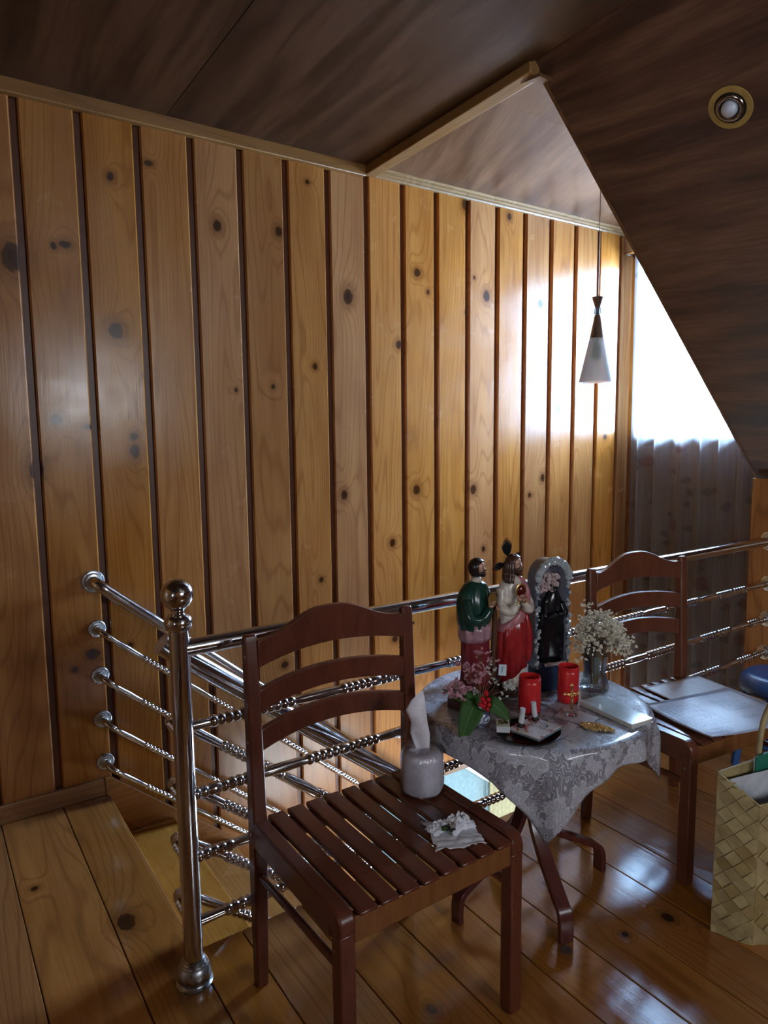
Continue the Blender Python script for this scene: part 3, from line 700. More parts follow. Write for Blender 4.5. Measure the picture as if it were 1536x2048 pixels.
def cloth():
    m = MB(); NTh = 144; rad = [0.0, 0.08, 0.16, 0.24, 0.30, 0.325, 0.340]; hs = 0.435
    def corner_drop(th):
        a = (math.degrees(th)+130.0) % 90.0; a = R(a-45.0)      # corners at -130, -40, 50, 140 deg
        return hs/math.cos(a)-0.355
    vs = []; rows = []; nd = 16
    for i, r_ in enumerate(rad):
        for k in range(NTh):
            th = 2*math.pi*k/NTh; x = r_*math.cos(th); y = r_*math.sin(th)
            vs.append((TX+x, TY+y, TZ-0.0015+0.0008*mnoise.noise(Vector((x*14, y*14, 0)))))
    for j in range(1, nd+1):
        t = j/nd
        for k in range(NTh):
            th = 2*math.pi*k/NTh; dg = (math.degrees(th)+180) % 360-180
            D = corner_drop(th)
            back = max(0.0, min(1.0, (math.sin(th)-0.62)/0.12)); D = lerp(D, 0.018, back)
            ca = (dg+130) % 90; near = min(ca, 90-ca)                     # degrees from a cloth corner
            wv = 0.55*math.sin(th*9+1.2)+0.45*math.sin(th*17+0.4)
            bulge = 0.022*wv*min(1, D*t/0.12)*(1-back) + 0.020*math.exp(-(near/9.0)**2)*min(1, D*t/0.1)*(1-back)
            s = D*t; cr = 0.018
            if s < cr*1.57: a_ = s/cr; rr = 0.340+cr*math.sin(a_); zz = TZ-cr*(1-math.cos(a_))
            else: rr = 0.340+cr; zz = TZ-cr-(s-cr*1.57)
            lf = 1.0 if (dg > 122 or dg < -150) else 0.0; bulge *= (1-lf)
            rr += bulge + 0.10*max(0, s-0.03)*(0.30 if dg < -60 and dg > -170 else 0.12)*(1-back)*(1-lf)
            vs.append((TX+rr*math.cos(th), TY+rr*math.sin(th), zz-0.0015))
    n = len(rad)+nd
    fs = [(i*NTh+k, i*NTh+(k+1) % NTh, (i+1)*NTh+(k+1) % NTh, (i+1)*NTh+k) for i in range(n-1) for k in range(NTh)]
    m.add(vs, fs); o = m.build('tablecloth', 'lace', None, smooth=True)
    uvl = o.data.uv_layers.new(name='UVMap'); import numpy as _np
    rr_of = []
    for i in range(len(o.data.vertices)):
        row = i//NTh; k = i % NTh; th = 2*math.pi*k/NTh
        if row < len(rad): R_ = rad[row]
        else:
            D = corner_drop(th); R_ = 0.34+D*(row-len(rad)+1)/nd
        rr_of.append((R_*math.cos(th), R_*math.sin(th)))
    for l in o.data.loops: uvl.data[l.index].uv = rr_of[l.vertex_index]
    thicken(o, 0.0014, -1.0)
    tag(o, 'grey floral lace cloth with pointed corners draped over the round table', 'tablecloth'); return o
cloth()

# ================================================================ THINGS ON THE TABLE
ZT = TZ
def loft(rings, seg=32, fold=None, mb=None, caps=True, mi=0):
    """rings: (z, cx, cy, rx, ry[, foldamp])"""
    m = mb or MB(); vs = []
    for r in rings:
        z, cx, cy, rx, ry = r[:5]; fa = r[5] if len(r) > 5 else 0
        for k in range(seg):
            t = 2*math.pi*k/seg; g = 1+(fold(t, z)*fa if fold else 0)
            vs.append((cx+rx*g*math.cos(t), cy+ry*g*math.sin(t), z))
    n = len(rings); fs = [(i*seg+k, i*seg+(k+1) % seg, (i+1)*seg+(k+1) % seg, (i+1)*seg+k) for i in range(n-1) for k in range(seg)]
    if caps: fs += [tuple(range(seg))[::-1], tuple((n-1)*seg+k for k in range(seg))]
    m.add(vs, fs, mi); return m
def glaze(name, col, rough=0.22, **k):
    t = NT(name); nz = t.noise(t.obj(), 60.0, 3.0); n2 = t.noise(t.obj(), 14.0, 2.0)
    c = t.mix(t.rng(nz, 0.3, 0.7), tuple(x*0.75 for x in col), tuple(min(1, x*1.15) for x in col))
    c = t.mix(t.rng(n2, 0.5, 0.8, 0.0, 0.35), c, tuple(x*0.45 for x in col))
    t.p(Base_Color=c, Roughness=rough, Specular_IOR_Level=0.5); return t.m
M['green_robe'] = glaze('dark_green_paint', (0.012, 0.050, 0.036))
M['wine'] = glaze('wine_red_paint', (0.20, 0.020, 0.030), 0.28)
M['red'] = glaze('bright_red_paint', (0.36, 0.020, 0.022), 0.22)
M['rose'] = glaze('rose_paint', (0.46, 0.17, 0.19), 0.3)
M['mauve'] = glaze('mauve_paint', (0.40, 0.22, 0.26), 0.3)
M['ivory'] = glaze('ivory_paint', (0.66, 0.58, 0.50), 0.3)
M['skin'] = glaze('painted_skin', (0.50, 0.27, 0.19), 0.35)
M['hairblack'] = glaze('black_brown_hair_paint', (0.022, 0.014, 0.012), 0.25)
M['hairbrown'] = glaze('brown_hair_paint', (0.075, 0.030, 0.018), 0.3)
M['gilt'] = plain('gilt_paint', (0.42, 0.27, 0.08), 0.3, 0.7)
M['darkmetal'] = plain('tarnished_metal', (0.03, 0.032, 0.035), 0.35, 0.8)
M['plinth'] = plain('dark_wood_plinth', (0.045, 0.018, 0.012), 0.35)
M['heart'] = glaze('oxblood_glaze', (0.10, 0.010, 0.008), 0.12)
M['eye'] = plain('eye_paint', (0.01, 0.008, 0.008), 0.3)
M['staff'] = glaze('brown_staff_paint', (0.10, 0.045, 0.02), 0.35)

def head(root, c, r, yaw, hair, beard=True, long_hair=False):
    """painted head looking along -Y turned by yaw"""
    c = Vector(c); q = Matrix.Rotation(yaw, 4, 'Z')
    def W(v): return c + q @ Vector(v)
    m = MB(); m.ball(c, r, 20, 14, (0.80, 0.92, 1.15), mat=q)
    m.ball(W((0, -r*0.35, -r*0.55)), r*0.62, 14, 8, (0.85, 0.85, 0.9), mat=q)                  # jaw
    m.add([W(v) for v in ((-r*.10, -r*.86, r*.12), (r*.10, -r*.86, r*.12), (r*.20, -r*.86, -r*.28), (-r*.20, -r*.86, -r*.28), (0, -r*1.22, -r*.24))], [(0,1,4), (1,2,4), (2,3,4), (3,0,4), (0,3,2,1)])   # nose
    for s in (-1, 1): m.ball(W((s*r*.78, 0.0, -r*.05)), r*.20, 8, 6, (0.4, 0.8, 1.2), mat=q)     # ears
    h = m.build('head', 'skin', root, smooth=True)
    m = MB()
    for s in (-1, 1): m.ball(W((s*r*.30, -r*.86, r*.08)), r*.10, 8, 6, (1.3, .5, .7), mat=q)
    m.build('eyes', 'eye', h, smooth=True)
    m = MB(); m.ball(W((0, -r*.93, -r*.50)), r*.15, 8, 6, (1.4, .4, .45), mat=q); m.build('mouth', 'rose', h, smooth=True)
    m = MB(); seg = 26; rows = 14                                                    # hair cap leaving the face open
    vs = []
    for i in range(rows+1):
        a = math.pi*0.80*i/rows
        for k in range(seg+1):
            lim = lerp(0.0, 0.62, min(1, max(0, (a-0.72)/0.5)))*math.pi*0.5
            t = -math.pi/2 + lim + (2*math.pi-2*lim)*k/seg
            g = 1.10+0.04*math.sin(t*11)+0.02*math.sin(t*23+a*5)
            dn = (1.25 if a > 1.5 else 1.0)
            vs.append(W((r*g*.92*math.sin(a)*math.cos(t), r*g*1.0*math.sin(a)*math.sin(t)+r*.08, r*g*1.16*math.cos(a)*dn+r*.05)))
    fs = [(i*(seg+1)+k, i*(seg+1)+k+1, (i+1)*(seg+1)+k+1, (i+1)*(seg+1)+k) for i in range(rows) for k in range(seg)]
    m.add(vs, fs); ho = m.build('hair', hair, root, smooth=True); thicken(ho, r*.16, 1.0)
    if long_hair:
        m = MB()
        for k in range(15):
            t = R(-20+220*k/14); 
            p = [W((r*.88*math.cos(t), r*.95*math.sin(t)+r*.1, r*.2)), W((r*1.02*math.cos(t), r*1.1*math.sin(t)+r*.1, -r*.6)), W((r*1.0*math.cos(t), r*1.15*math.sin(t)+r*.1, -r*1.3)), W((r*1.30*math.cos(t), r*1.2*math.sin(t)+r*.05, -r*2.1)), W((r*1.25*math.cos(t), r*1.15*math.sin(t)-r*.1, -r*2.6))]
            m.tube(bez(p, 4), [r*.26]*8+[r*.24]*4+[r*.20]*3+[r*.12, r*.04], 8)
        m.build('long_hair', hair, root, smooth=True)
    if beard:
        m = MB()
        for k in range(13):
            t = R(-90 + (-78+156*k/12)); ct, st_ = math.cos(t), math.sin(t)
            p = [W((r*.70*ct, r*.76*st_-r*.02, -r*.55)), W((r*.66*ct, r*.88*st_-r*.04, -r*.80)), W((r*.36*ct, r*.80*st_-r*.12, -r*1.24))]
            m.tube(bez(p, 3), [r*.10, r*.12, r*.13, r*.13, r*.12, r*.09, r*.04], 6)
        m.tube([W((-r*.34, -r*.92, -r*.40)), W((0, -r*1.02, -r*.34)), W((r*.34, -r*.92, -r*.40))], r*.07, 6)
        m.build('beard', hair, root, smooth=True)
    return h
def hand(root, c, r, d, mat='skin', curl=0.5):
    """small painted hand: palm, four curled fingers, thumb; d = pointing direction, r = palm half width"""
    c = Vector(c); d = Vector(d).normalized(); up = Vector((0, 0, 1)); s = d.cross(up).normalized(); u2 = s.cross(d)
    m = MB(); m.ball(c, r, 12, 8, (1, .9, .62))
    for i, (o, L) in enumerate(((-.62, 1.5), (-.2, 1.8), (.22, 1.75), (.62, 1.4))):
        p0 = c+d*r*.5+u2*o*r; p1 = p0+d*L*r*.55+s*r*.1; p2 = p1+d*L*r*.35+s*r*(.3+curl*.5)
        m.tube([p0, p1, p2], [r*.24, r*.22, r*.14], 7)
    p0 = c+u2*r*.6; m.tube([p0, p0+u2*r*.7+d*r*.5, p0+u2*r*.8+d*r*1.1], [r*.27, r*.24, r*.15], 7)
    return m.build('hand', mat, root, smooth=True)
foldA = lambda t, z: 1.9*(0.55*math.sin(9*t+z*22)+0.45*math.sin(15*t-z*30+1.0))
foldB = lambda t, z: 1.8*(0.6*math.sin(7*t+z*38)+0.4*math.sin(12*t-z*20+2.0))

# ---- statue one: green mantle, wine robe, staff
sj = empty('religious_statue', (1.400, 1.560, ZT), R(4), 'plaster statue of a bearded man in green mantle and wine red robe holding a staff', 'statue', 'plaster statues on the table'); sj['_local'] = 1
sj.scale = (1.13, 1.08, .975)
m = MB()
def octo(a, b, z0, z1, mb):
    pts = [(a*math.cos(R(22.5+45*k)), b*math.sin(R(22.5+45*k)), z0) for k in range(8)]; mb.prism(pts, (0, 0, z1-z0))
octo(0.084, 0.076, 0.0, 0.028, m); m.build('plinth', 'plinth', sj, bevel=0.002)
m = MB(); octo(0.072, 0.064, 0.0285, 0.058, m); m.build('plinth_step', 'plinth', sj, bevel=0.002)
z0 = 0.0585
loft([(z0, 0.002, 0, .048, .040, .05), (z0+.03, 0.002, 0, .043, .036, .07), (z0+.10, .001, 0, .040, .034, .07), (z0+.18, 0, 0, .041, .034, .05), (z0+.23, 0, 0, .042, .035, .03), (z0+.29, 0, 0, .040, .032, .0), (z0+.33, 0, .001, .026, .022, 0)], 96, foldA).build('robe', 'wine', sj, smooth=True)
loft([(z0+.150, 0, .000, .0455, .037, .04), (z0+.165, 0, 0, .0480, .040, .06), (z0+.185, 0, 0, .0475, .0395, .05), (z0+.205, 0, 0, .046, .0385, .04)], 96, foldB).build('sash', 'mauve', sj, smooth=True)
loft([(z0+.185, -.006, .002, .034, .034, 0), (z0+.19, -.004, .002, .046, .039, .02), (z0+.22, -.003, .002, .052, .042, .03), (z0+.27, -.003, .002, .053, .043, .03), (z0+.305, -.002, .003, .048, .037, .02), (z0+.328, 0, .003, .036, .027, 0), (z0+.340, 0, .002, .019, .017, 0)], 96, foldA).build('mantle', 'green_robe', sj, smooth=True)
m = MB(); m.tube(bez([(-.040, -.008, z0+.285), (-.048, -.032, z0+.235), (-.020, -.049, z0+.232), (.004, -.052, z0+.262)], 5), [.017]*5+[.016]*5+[.013]*5+[.010], 12); m.build('sleeve', 'green_robe', sj, smooth=True)
loft([(z0+.332, 0, -.002, .019, .017, 0), (z0+.345, 0, -.002, .015, .014, 0), (z0+.352, 0, -.002, .012, .012, 0)], 20).build('collar', 'ivory', sj, smooth=True)
hand(sj, (.006, -.054, z0+.268), .0085, (.5, 0, .9))
m = MB(); m.lathe([(.002, 0), (.016, 0), (.018, .002), (.016, .004), (.012, .003), (.002, .004)], 24, (.014, -.050, z0+.285), (0.1, -1, .1), sy=1.2); m.build('medallion', 'gilt', sj, auto=40)
head(sj, (.002, -.006, z0+.382), .0225, R(22), 'hairblack')
m = MB(); m.tube(bez([(.052, -.022, z0+.295), (.056, -.020, z0+.18), (.050, -.020, z0+.08), (.052, -.022, z0)], 4), [.008]*13, 10); m.build('staff', 'staff', sj, smooth=True)
m = MB(); m.tube(bez([(.036, .002, z0+.29), (.050, -.006, z0+.25), (.055, -.022, z0+.245)], 4), [.013]*4+[.011]*4+[.008], 10); m.build('sleeve', 'wine', sj, smooth=True)
hand(sj, (.056, -.030, z0+.245), .0085, (-.3, -.4, .2))

# ---- statue two: white robe, red mantle, metal rays
sk = empty('religious_statue', (1.552, 1.558, ZT), R(-8), 'plaster statue of a bearded man in white robe and bright red drape with metal rays', 'statue', 'plaster statues on the table'); sk['_local'] = 1
m = MB(); octo(0.052, 0.048, 0.0, 0.030, m); m.build('plinth', 'plinth', sk, bevel=0.002)
z0 = 0.0305
loft([(z0, .004, -.002, .043, .036, .10), (z0+.03, .003, -.002, .038, .033, .10), (z0+.08, 0, 0, .034, .030, .04), (z0+.20, 0, 0, .033, .028, .02), (z0+.26, -.002, 0, .040, .029, .02), (z0+.30, -.002, .001, .042, .029, .02), (z0+.335, -.001, .002, .038, .025, .01), (z0+.355, 0, .002, .024, .019, 0), (z0+.365, 0, 0, .013, .012, 0)], 96, foldA).build('robe', 'ivory', sk, smooth=True)
# red mantle hanging lower at one side
m = MB(); seg = 96; vs = []; prof = [(.215, .036, .032), (.20, .040, .035), (.16, .043, .036), (.12, .0445, .037), (.07, .046, .038), (.0, .047, .038)]
for i, (h, rx, ry) in enumerate(prof):
    for k in range(seg):
        t = 2*math.pi*k/seg; low = 0.5+0.5*math.cos(t-math.pi*1.05); f = i/(len(prof)-1)
        z = z0 + h + (1-f)*0.020*math.cos(t) + f*(0.020+0.065*(1-low)); g = 1+0.07*foldB(t, z*0.7)*(0.3+f*0.8)
        vs.append((rx*g*math.cos(t)-.001, ry*g*math.sin(t), z))
m.add(vs, [(i*seg+k, i*seg+(k+1) % seg, (i+1)*seg+(k+1) % seg, (i+1)*seg+k) for i in range(len(prof)-1) for k in range(seg)])
o = m.build('red_mantle', 'red', sk, smooth=True); thicken(o, .003, 1.0)
m = MB(); seg = 96; vs = []; pf = [(-.026, .0375, .0335), (-.016, .0425, .0375), (-.002, .0440, .0390), (.012, .0425, .0380), (.022, .0385, .0345), (.024, .0350, .0310)]
for h, rx, ry in pf:
    for k in range(seg):
        t = 2*math.pi*k/seg; tl_ = .028*math.cos(t)-.012*math.sin(-t)*0; g = 1+.012*math.sin(h*900+t*3)
        vs.append((rx*g*math.cos(t)-.001, ry*g*math.sin(t), z0+.222+h*(1+.35*math.cos(t))+tl_))
m.add(vs, [(i*seg+k, i*seg+(k+1) % seg, (i+1)*seg+(k+1) % seg, (i+1)*seg+k) for i in range(len(pf)-1) for k in range(seg)]); m.build('sash', 'rose', sk, smooth=True)
m = MB(); m.tube(bez([(.034, -.018, z0+.250), (.038, -.022, z0+.290), (.034, -.016, z0+.330), (.022, .002, z0+.358)], 5), [.012]*5+[.011]*5+[.010]*5+[.006], 12, flat=None); m.build('shoulder_sash', 'rose', sk, smooth=True)
m = MB(); m.tube(bez([(.046, -.004, z0+.235), (.052, -.012, z0+.16), (.050, -.016, z0+.10), (.046, -.018, z0+.07)], 5), [.008, .010, .012, .013, .014, .014, .013, .012, .012, .012, .011, .010, .009, .007, .005, .003], 10); m.build('mantle_end', 'red', sk, smooth=True)
for s in (-1, 1):
    m = MB(); m.tube(bez([(s*.038, -.002, z0+.325), (s*.048, -.014, z0+.275), (s*.032, -.040, z0+.258), (s*.012, -.046, z0+.285)], 5), [.014]*5+[.0165]*4+[.0155]*4+[.011]*3, 12); m.build('sleeve', 'ivory', sk, smooth=True)
    m = MB(); m.tube(bez([(s*.022, -.047, z0+.268), (s*.020, -.052, z0+.280), (s*.010, -.052, z0+.292)], 4), .0035, 8); m.build('cuff', 'gilt', sk, smooth=True)
hand(sk, (-.008, -.051, z0+.298), .0085, (.5, .0, .8)); hand(sk, (.016, -.049, z0+.285), .0085, (-.4, -.1, .8))
m = MB(); m.ball((.004, -.040, z0+.322), .016, 18, 12, (.95, .55, 1.25)); ht = m.build('heart', 'heart', sk, smooth=True)
m = MB(); m.lathe([(.013, -.001), (.0175, 0), (.0195, .002), (.0175, .003)], 22, (.004, -.038, z0+.322), (0, -1, 0), sy=1.2); m.build('heart_ring', 'gilt', ht, auto=40)
m = MB(); m.lathe([(.0365, z0+.246), (.0405, z0+.247), (.0415, z0+.251), (.0405, z0+.256), (.0365, z0+.257)], 30, (-.002, 0, 0), sy=.82); m.build('belt', 'gilt', sk, smooth=True)
head(sk, (.003, -.006, z0+.405), .0235, R(30), 'hairbrown', True, True)
def ray(root, base, d, L, n=7):
    base = Vector(base); d = Vector(d).normalized(); s = d.cross(Vector((0, 1, 0))).normalized(); m = MB()
    for i in range(n):
        a = R(-26+52*i/(n-1)); dd = (d*math.cos(a)+s*math.sin(a)); l = L*(1-0.35*abs(i-(n-1)/2)/((n-1)/2)); w_ = dd.cross(Vector((0, 1, 0)))*L*.07
        p = [base, base+dd*l*.5+w_, base+dd*l, base+dd*l*.5-w_]
        m.prism([q for q in p], (0, .0016, 0))
    return m.build('ray', 'darkmetal', root)
ray(sk, (-.008, .010, z0+.425), (-.10, 0, 1), .066, 9); ray(sk, (-.020, .008, z0+.405), (-1, 0, -.35), .050, 7); ray(sk, (.016, .006, z0+.418), (.8, 0, .8), .030, 7)

sk.scale = (1.10, 1.05, .975)
# ---- grotto
gr = empty('grotto_shrine', (1.690, 1.532, ZT), R(-14), 'arched grotto shrine with glittering stone rim round a black figure on a blue base', 'statue'); gr['_local'] = 1
M['shell'] = glaze('blue_grey_paint', (0.075, 0.10, 0.14), 0.28)
M['navy'] = glaze('navy_blue_paint', (0.008, 0.035, 0.085), 0.25)
M['blackfig'] = glaze('black_resin', (0.006, 0.006, 0.008), 0.18)
M['crystal'] = plain('glass_chippings', (0.42, 0.47, 0.50), 0.10, 0.25)
M['pebble'] = glaze('pink_grey_pebbles', (0.48, 0.36, 0.36), 0.25)
M['inner'] = glaze('lilac_white_niche', (0.22, 0.21, 0.27), 0.3)
def archpts(w_, h0, h1, n=20):
    out = [(-w_, h0)]; 
    for i in range(n+1):
        t = math.pi*(1-i/n); out.append((w_*math.cos(t), h1+(w_*1.05)*math.sin(t)))
    out.append((w_, h0)); return out
A_ = archpts(.064, .075, .365); B_ = archpts(.053, .085, .362); n = len(A_)
m = MB(); y0_, y1_ = -.026, .030
vs = [(x, y0_, z) for x, z in A_]+[(x*0.92, y1_, z*0.99) for x, z in A_]+[(x, y0_, z) for x, z in B_]+[(x*.8, .020, z) for x, z in B_]
fs = [(i, i+1, n+i+1, n+i) for i in range(n-1)]+[(i, i+1, 2*n+i+1, 2*n+i) for i in range(n-1)]
fs += [(n-1, 0, n, 2*n-1), (n-1, 0, 2*n, 3*n-1), tuple(range(n, 2*n))]
m.add(vs, fs); m.build('shell', 'shell', gr, auto=50)
m = MB(); m.add([vs[i] for i in range(2*n, 4*n)], [(i, i+1, n+i+1, n+i) for i in range(n-1)]+[(n-1, 0, n, 2*n-1), tuple(range(n, 2*n))]); m.build('niche', 'inner', gr, auto=50)
rnd = random.Random(5); m = MB()
def icosa(mb, c, r, rn):
    ph = 1.618; V = [(-1,ph,0),(1,ph,0),(-1,-ph,0),(1,-ph,0),(0,-1,ph),(0,1,ph),(0,-1,-ph),(0,1,-ph),(ph,0,-1),(ph,0,1),(-ph,0,-1),(-ph,0,1)]
    Fc = [(0,11,5),(0,5,1),(0,1,7),(0,7,10),(0,10,11),(1,5,9),(5,11,4),(11,10,2),(10,7,6),(7,1,8),(3,9,4),(3,4,2),(3,2,6),(3,6,8),(3,8,9),(4,9,5),(2,4,11),(6,2,10),(8,6,7),(9,8,1)]
    q = Euler((rn.random()*6, rn.random()*6, rn.random()*6)).to_matrix(); k = r/1.9
    mb.add([Vector(c)+q @ Vector(v)*k*(0.8+.4*rn.random()) for v in V], Fc)
for i in range(760):
    t = rnd.random(); L = t*(n-1); a = int(L); f = L-a; 
    if a >= n-1: continue
    x = lerp(A_[a][0], A_[a+1][0], f); z = lerp(A_[a][1], A_[a+1][1], f); u = 0.80+0.20*rnd.random()
    zc_ = .30; x2 = x*u; z2 = z if z < .36 else .36+(z-.36)*u
    if rnd.random() < .5 and a in (0, n-2): z2 = lerp(.08, .365, rnd.random()); x2 = math.copysign(.064*u, x)
    icosa(m, (x2, y0_-.003-.006*rnd.random(), z2), .0040+.0050*rnd.random(), rnd)
o = m.build('stone_crust', 'crystal', gr); o['kind'] = 'stuff'
m = MB()
for i in range(60): icosa(m, (rnd.uniform(-.042, .028), -.018+rnd.uniform(0, .015), .345+rnd.uniform(-.02, .035)), .006+.004*rnd.random(), rnd)
o = m.build('pebbles', 'pebble', gr); o['kind'] = 'stuff'
fA = lambda t, z: 0.6*math.sin(6*t+z*30)+0.4*math.sin(11*t)
m = MB(); loft([(.086, .008, 0, .036, .020, .05), (.11, .009, 0, .038, .021, .06), (.18, .009, 0, .040, .022, .05), (.24, .008, 0, .036, .021, .04), (.29, .008, 0, .026, .018, .02), (.315, .009, 0, .015, .014, 0), (.322, .010, 0, .011, .011, 0)], 30, fA, m)
m.ball((.010, -.004, .336), .0155, 14, 10, (.85, .9, 1.1)); m.tube([(-.004, -.004, .345), (-.006, -.004, .352)], .004, 6); m.tube([(.020, -.004, .346), (.024, -.004, .353)], .004, 6)
m.tube(bez([(-.014, -.008, .285), (-.020, -.026, .245), (.006, -.034, .255)], 4), .008, 8); m.tube(bez([(.030, -.008, .285), (.034, -.026, .245), (.010, -.034, .255)], 4), .008, 8)
m.v = [((x-.008)*1.35+.012, y*1.1-.004, z) for x, y, z in m.v]; m.build('black_figure', 'blackfig', gr, smooth=True)
m = MB(); pts = [(.070*math.cos(R(22.5+45*k)), .052*math.sin(R(22.5+45*k)), 0) for k in range(8)]; pts2 = [(.9*x, .9*y, .084) for x, y, _ in pts]
m.add(pts+pts2, [tuple(range(8))[::-1], tuple(range(8, 16))]+[(i, (i+1) % 8, 8+(i+1) % 8, 8+i) for i in range(8)]); m.build('base', 'navy', gr, bevel=0.003)
m = MB()
for i in range(26): icosa(m, (-.030+.070*i/25, -.043+.002*math.sin(i*2.1), .0875), .0045+.003*rnd.random(), rnd)
o = m.build('pebble_row', 'pebble', gr); o['kind'] = 'stuff'

# ---- red plastic memorial candles
def redplastic():
    t = NT('red_translucent_plastic'); nz = t.noise(t.obj(), 40.0, 3.0)
    t.p(Base_Color=t.mix(t.rng(nz, .3, .7), (0.50, 0.012, 0.015), (0.62, 0.025, 0.025)), Roughness=0.28, Subsurface_Weight=0.35, Subsurface_Scale=0.01, Emission_Strength=0.0); return t.m
M['redp'] = redplastic(); M['redin'] = plain('red_wax', (0.20, 0.012, 0.012), 0.5)
def candle_pot(loc, label):
    e = empty('votive_candle', loc, 0, label, 'candle', 'red votive candles'); e['_local'] = 1
    H = .115; r = .033
    pr = [(.002, .0), (r*.90, 0), (r*.97, .004), (r, .012), (r, H*.82), (r*.985, H*.835), (r*.93, H*.855), (r*.93, H*.875), (r*.99, H*.885), (r*.99, H*.905), (r*.94, H*.915), (r*.94, H*.935), (r*.96, H*.95), (r*.96, H*.975), (r*.93, H*.985), (r*.88, H*.985), (r*.86, H*.90), (r*.88, H*.80), (.002, H*.80)]
    m = MB(); m.lathe(pr, 40, (0, 0, 0)); m.build('plastic_cup', 'redp', e, auto=40)
    m = MB(); m.lathe([(.002, H*.801), (r*.87, H*.801), (r*.86, H*.82), (.004, H*.815)], 30); w_ = m.build('wax', 'redin', e, smooth=True)
    m = MB(); m.tube([(0, 0, H*.81), (.002, 0, H*.88)], .0012, 6); m.build('wick', 'eye', w_)
    return e
c1 = candle_pot((1.485, 1.411, ZT), 'red votive candle cup before the statue in the bright red drape, with burnt specks')
m = MB(); rq = random.Random(3)
for i in range(26):
    a = R(180+rq.uniform(20, 140)); z = .006+.022*rq.random()**2; icosa(m, (.0335*math.cos(a), .0335*math.sin(a), z), .0012+.0016*rq.random(), rq)
o = m.build('burnt_specks', 'eye', c1); o['kind'] = 'stuff'
candle_pot((1.648, 1.404, ZT), 'red votive candle cup before the grotto, behind the small gold crucifix')

# ---- glass vase with dried baby's breath
def glassy(name):
    t = NT(name); tr = t.n('BsdfTransparent', None, Color=(0.90, 0.94, 0.96, 1)); gl = t.n('BsdfGlossy', None, Roughness=0.05)
    lw_ = t.n('LayerWeight', None, Blend=.45); mx_ = t.n('MixShader'); t.set(mx_.inputs[0], t.math('MULTIPLY', lw_.outputs[0], .75))
    t.set(mx_.inputs[1], tr.outputs[0]); t.set(mx_.inputs[2], gl.outputs[0]); t.t.links.new(mx_.outputs[0], t.out.inputs[0]); return t.m
M['vglass'] = glassy('clear_glass')
VX, VY = 1.794, 1.420
vz = empty('glass_vase', (VX, VY, ZT), R(20), 'clear faceted glass jar holding dried white baby\'s breath on the lace cloth', 'vase'); vz['_local'] = 1
fv = lambda t, h: 1+0.035*math.cos(6*t)
outer = [(.040, .001), (.045, .004), (.045, .012), (.037, .045), (.034, .065), (.037, .095), (.041, .118), (.040, .130), (.030, .142), (.0285, .146), (.0315, .149), (.0285, .153), (.0315, .157), (.0285, .161), (.031, .165)]
inn = [(.028, .165), (.026, .146), (.036, .130), (.037, .118), (.033, .095), (.030, .065), (.033, .045), (.040, .016), (.002, .014)]
m = MB(); seg = 48; prof = [(.002, .001)]+outer+inn
m.lathe(prof, seg, (0, 0, 0), fold=lambda t, h: (1+0.045*math.cos(6*t) if h < .138 else 1.0), caps=False); m.build('glass_body', 'vglass', vz, auto=40)
M['stem'] = plain('dry_stem', (0.16, 0.12, 0.06), 0.7)
M['blossom'] = plain('dried_white_blossom', (0.72, 0.66, 0.54), 0.8)
bq = empty('dried_bouquet', (VX, VY, ZT+.02), 0, 'cream bunch of dried baby\'s breath standing in the clear glass jar', 'flowers'); bq['_local'] = 1
rb = random.Random(12); ms = MB(); mf = MB()
def blossom(mb, c, r, rn):
    for k in range(4):
        a = rn.random()*6.28; q = Euler((rn.uniform(-.9, .9), rn.uniform(-.9, .9), a)).to_matrix()
        pts = [(0, 0, 0), (r*.55, -r*.42, r*.30), (r, 0, r*.45), (r*.55, r*.42, r*.30)]
        mb.add([Vector(c)+q @ Vector(p) for p in pts], [(0, 1, 2, 3)])
        mb.add([Vector(c)+q @ Vector((-p[0], p[1], p[2])) for p in pts], [(0, 3, 2, 1)])
    icosa(mb, c, r*.42, rn)
tops = []
for i in range(84):
    a = rb.random()*6.28; rad_ = (.092)*math.sqrt(rb.random()); hh = .205-0.07*(rad_/.088)**2+rb.uniform(-.03, .035)
    if i == 0: a, rad_, hh = R(130), .045, .280
    ax_ = Vector((0.826, -0.564, 0)); tx = Vector((math.cos(a)*rad_*1.0, math.sin(a)*rad_*.85, hh))+ax_*.018
    if i == 0: tx = Vector((-.030, .020, .262))
    ms.tube([(math.cos(a)*.012, math.sin(a)*.012, .0), (math.cos(a+.4)*.016, math.sin(a+.4)*.016, .12), tuple(tx*.75+Vector((0, 0, .03))), tuple(tx)], [.0012, .001, .0007, .0004], 4)
    for q in range(13 if i else 9):
        o_ = Vector((rb.gauss(0, .011), rb.gauss(0, .011), rb.gauss(0, .009))); blossom(mf, tx+o_, .0052+.0028*rb.random(), rb)
        if q < 4: ms.tube([tuple(tx*.93), tuple(tx+o_)], .0004, 3)
ms.build('stems', 'stem', bq); o = mf.build('blossoms', 'blossom', bq); o['kind'] = 'stuff'

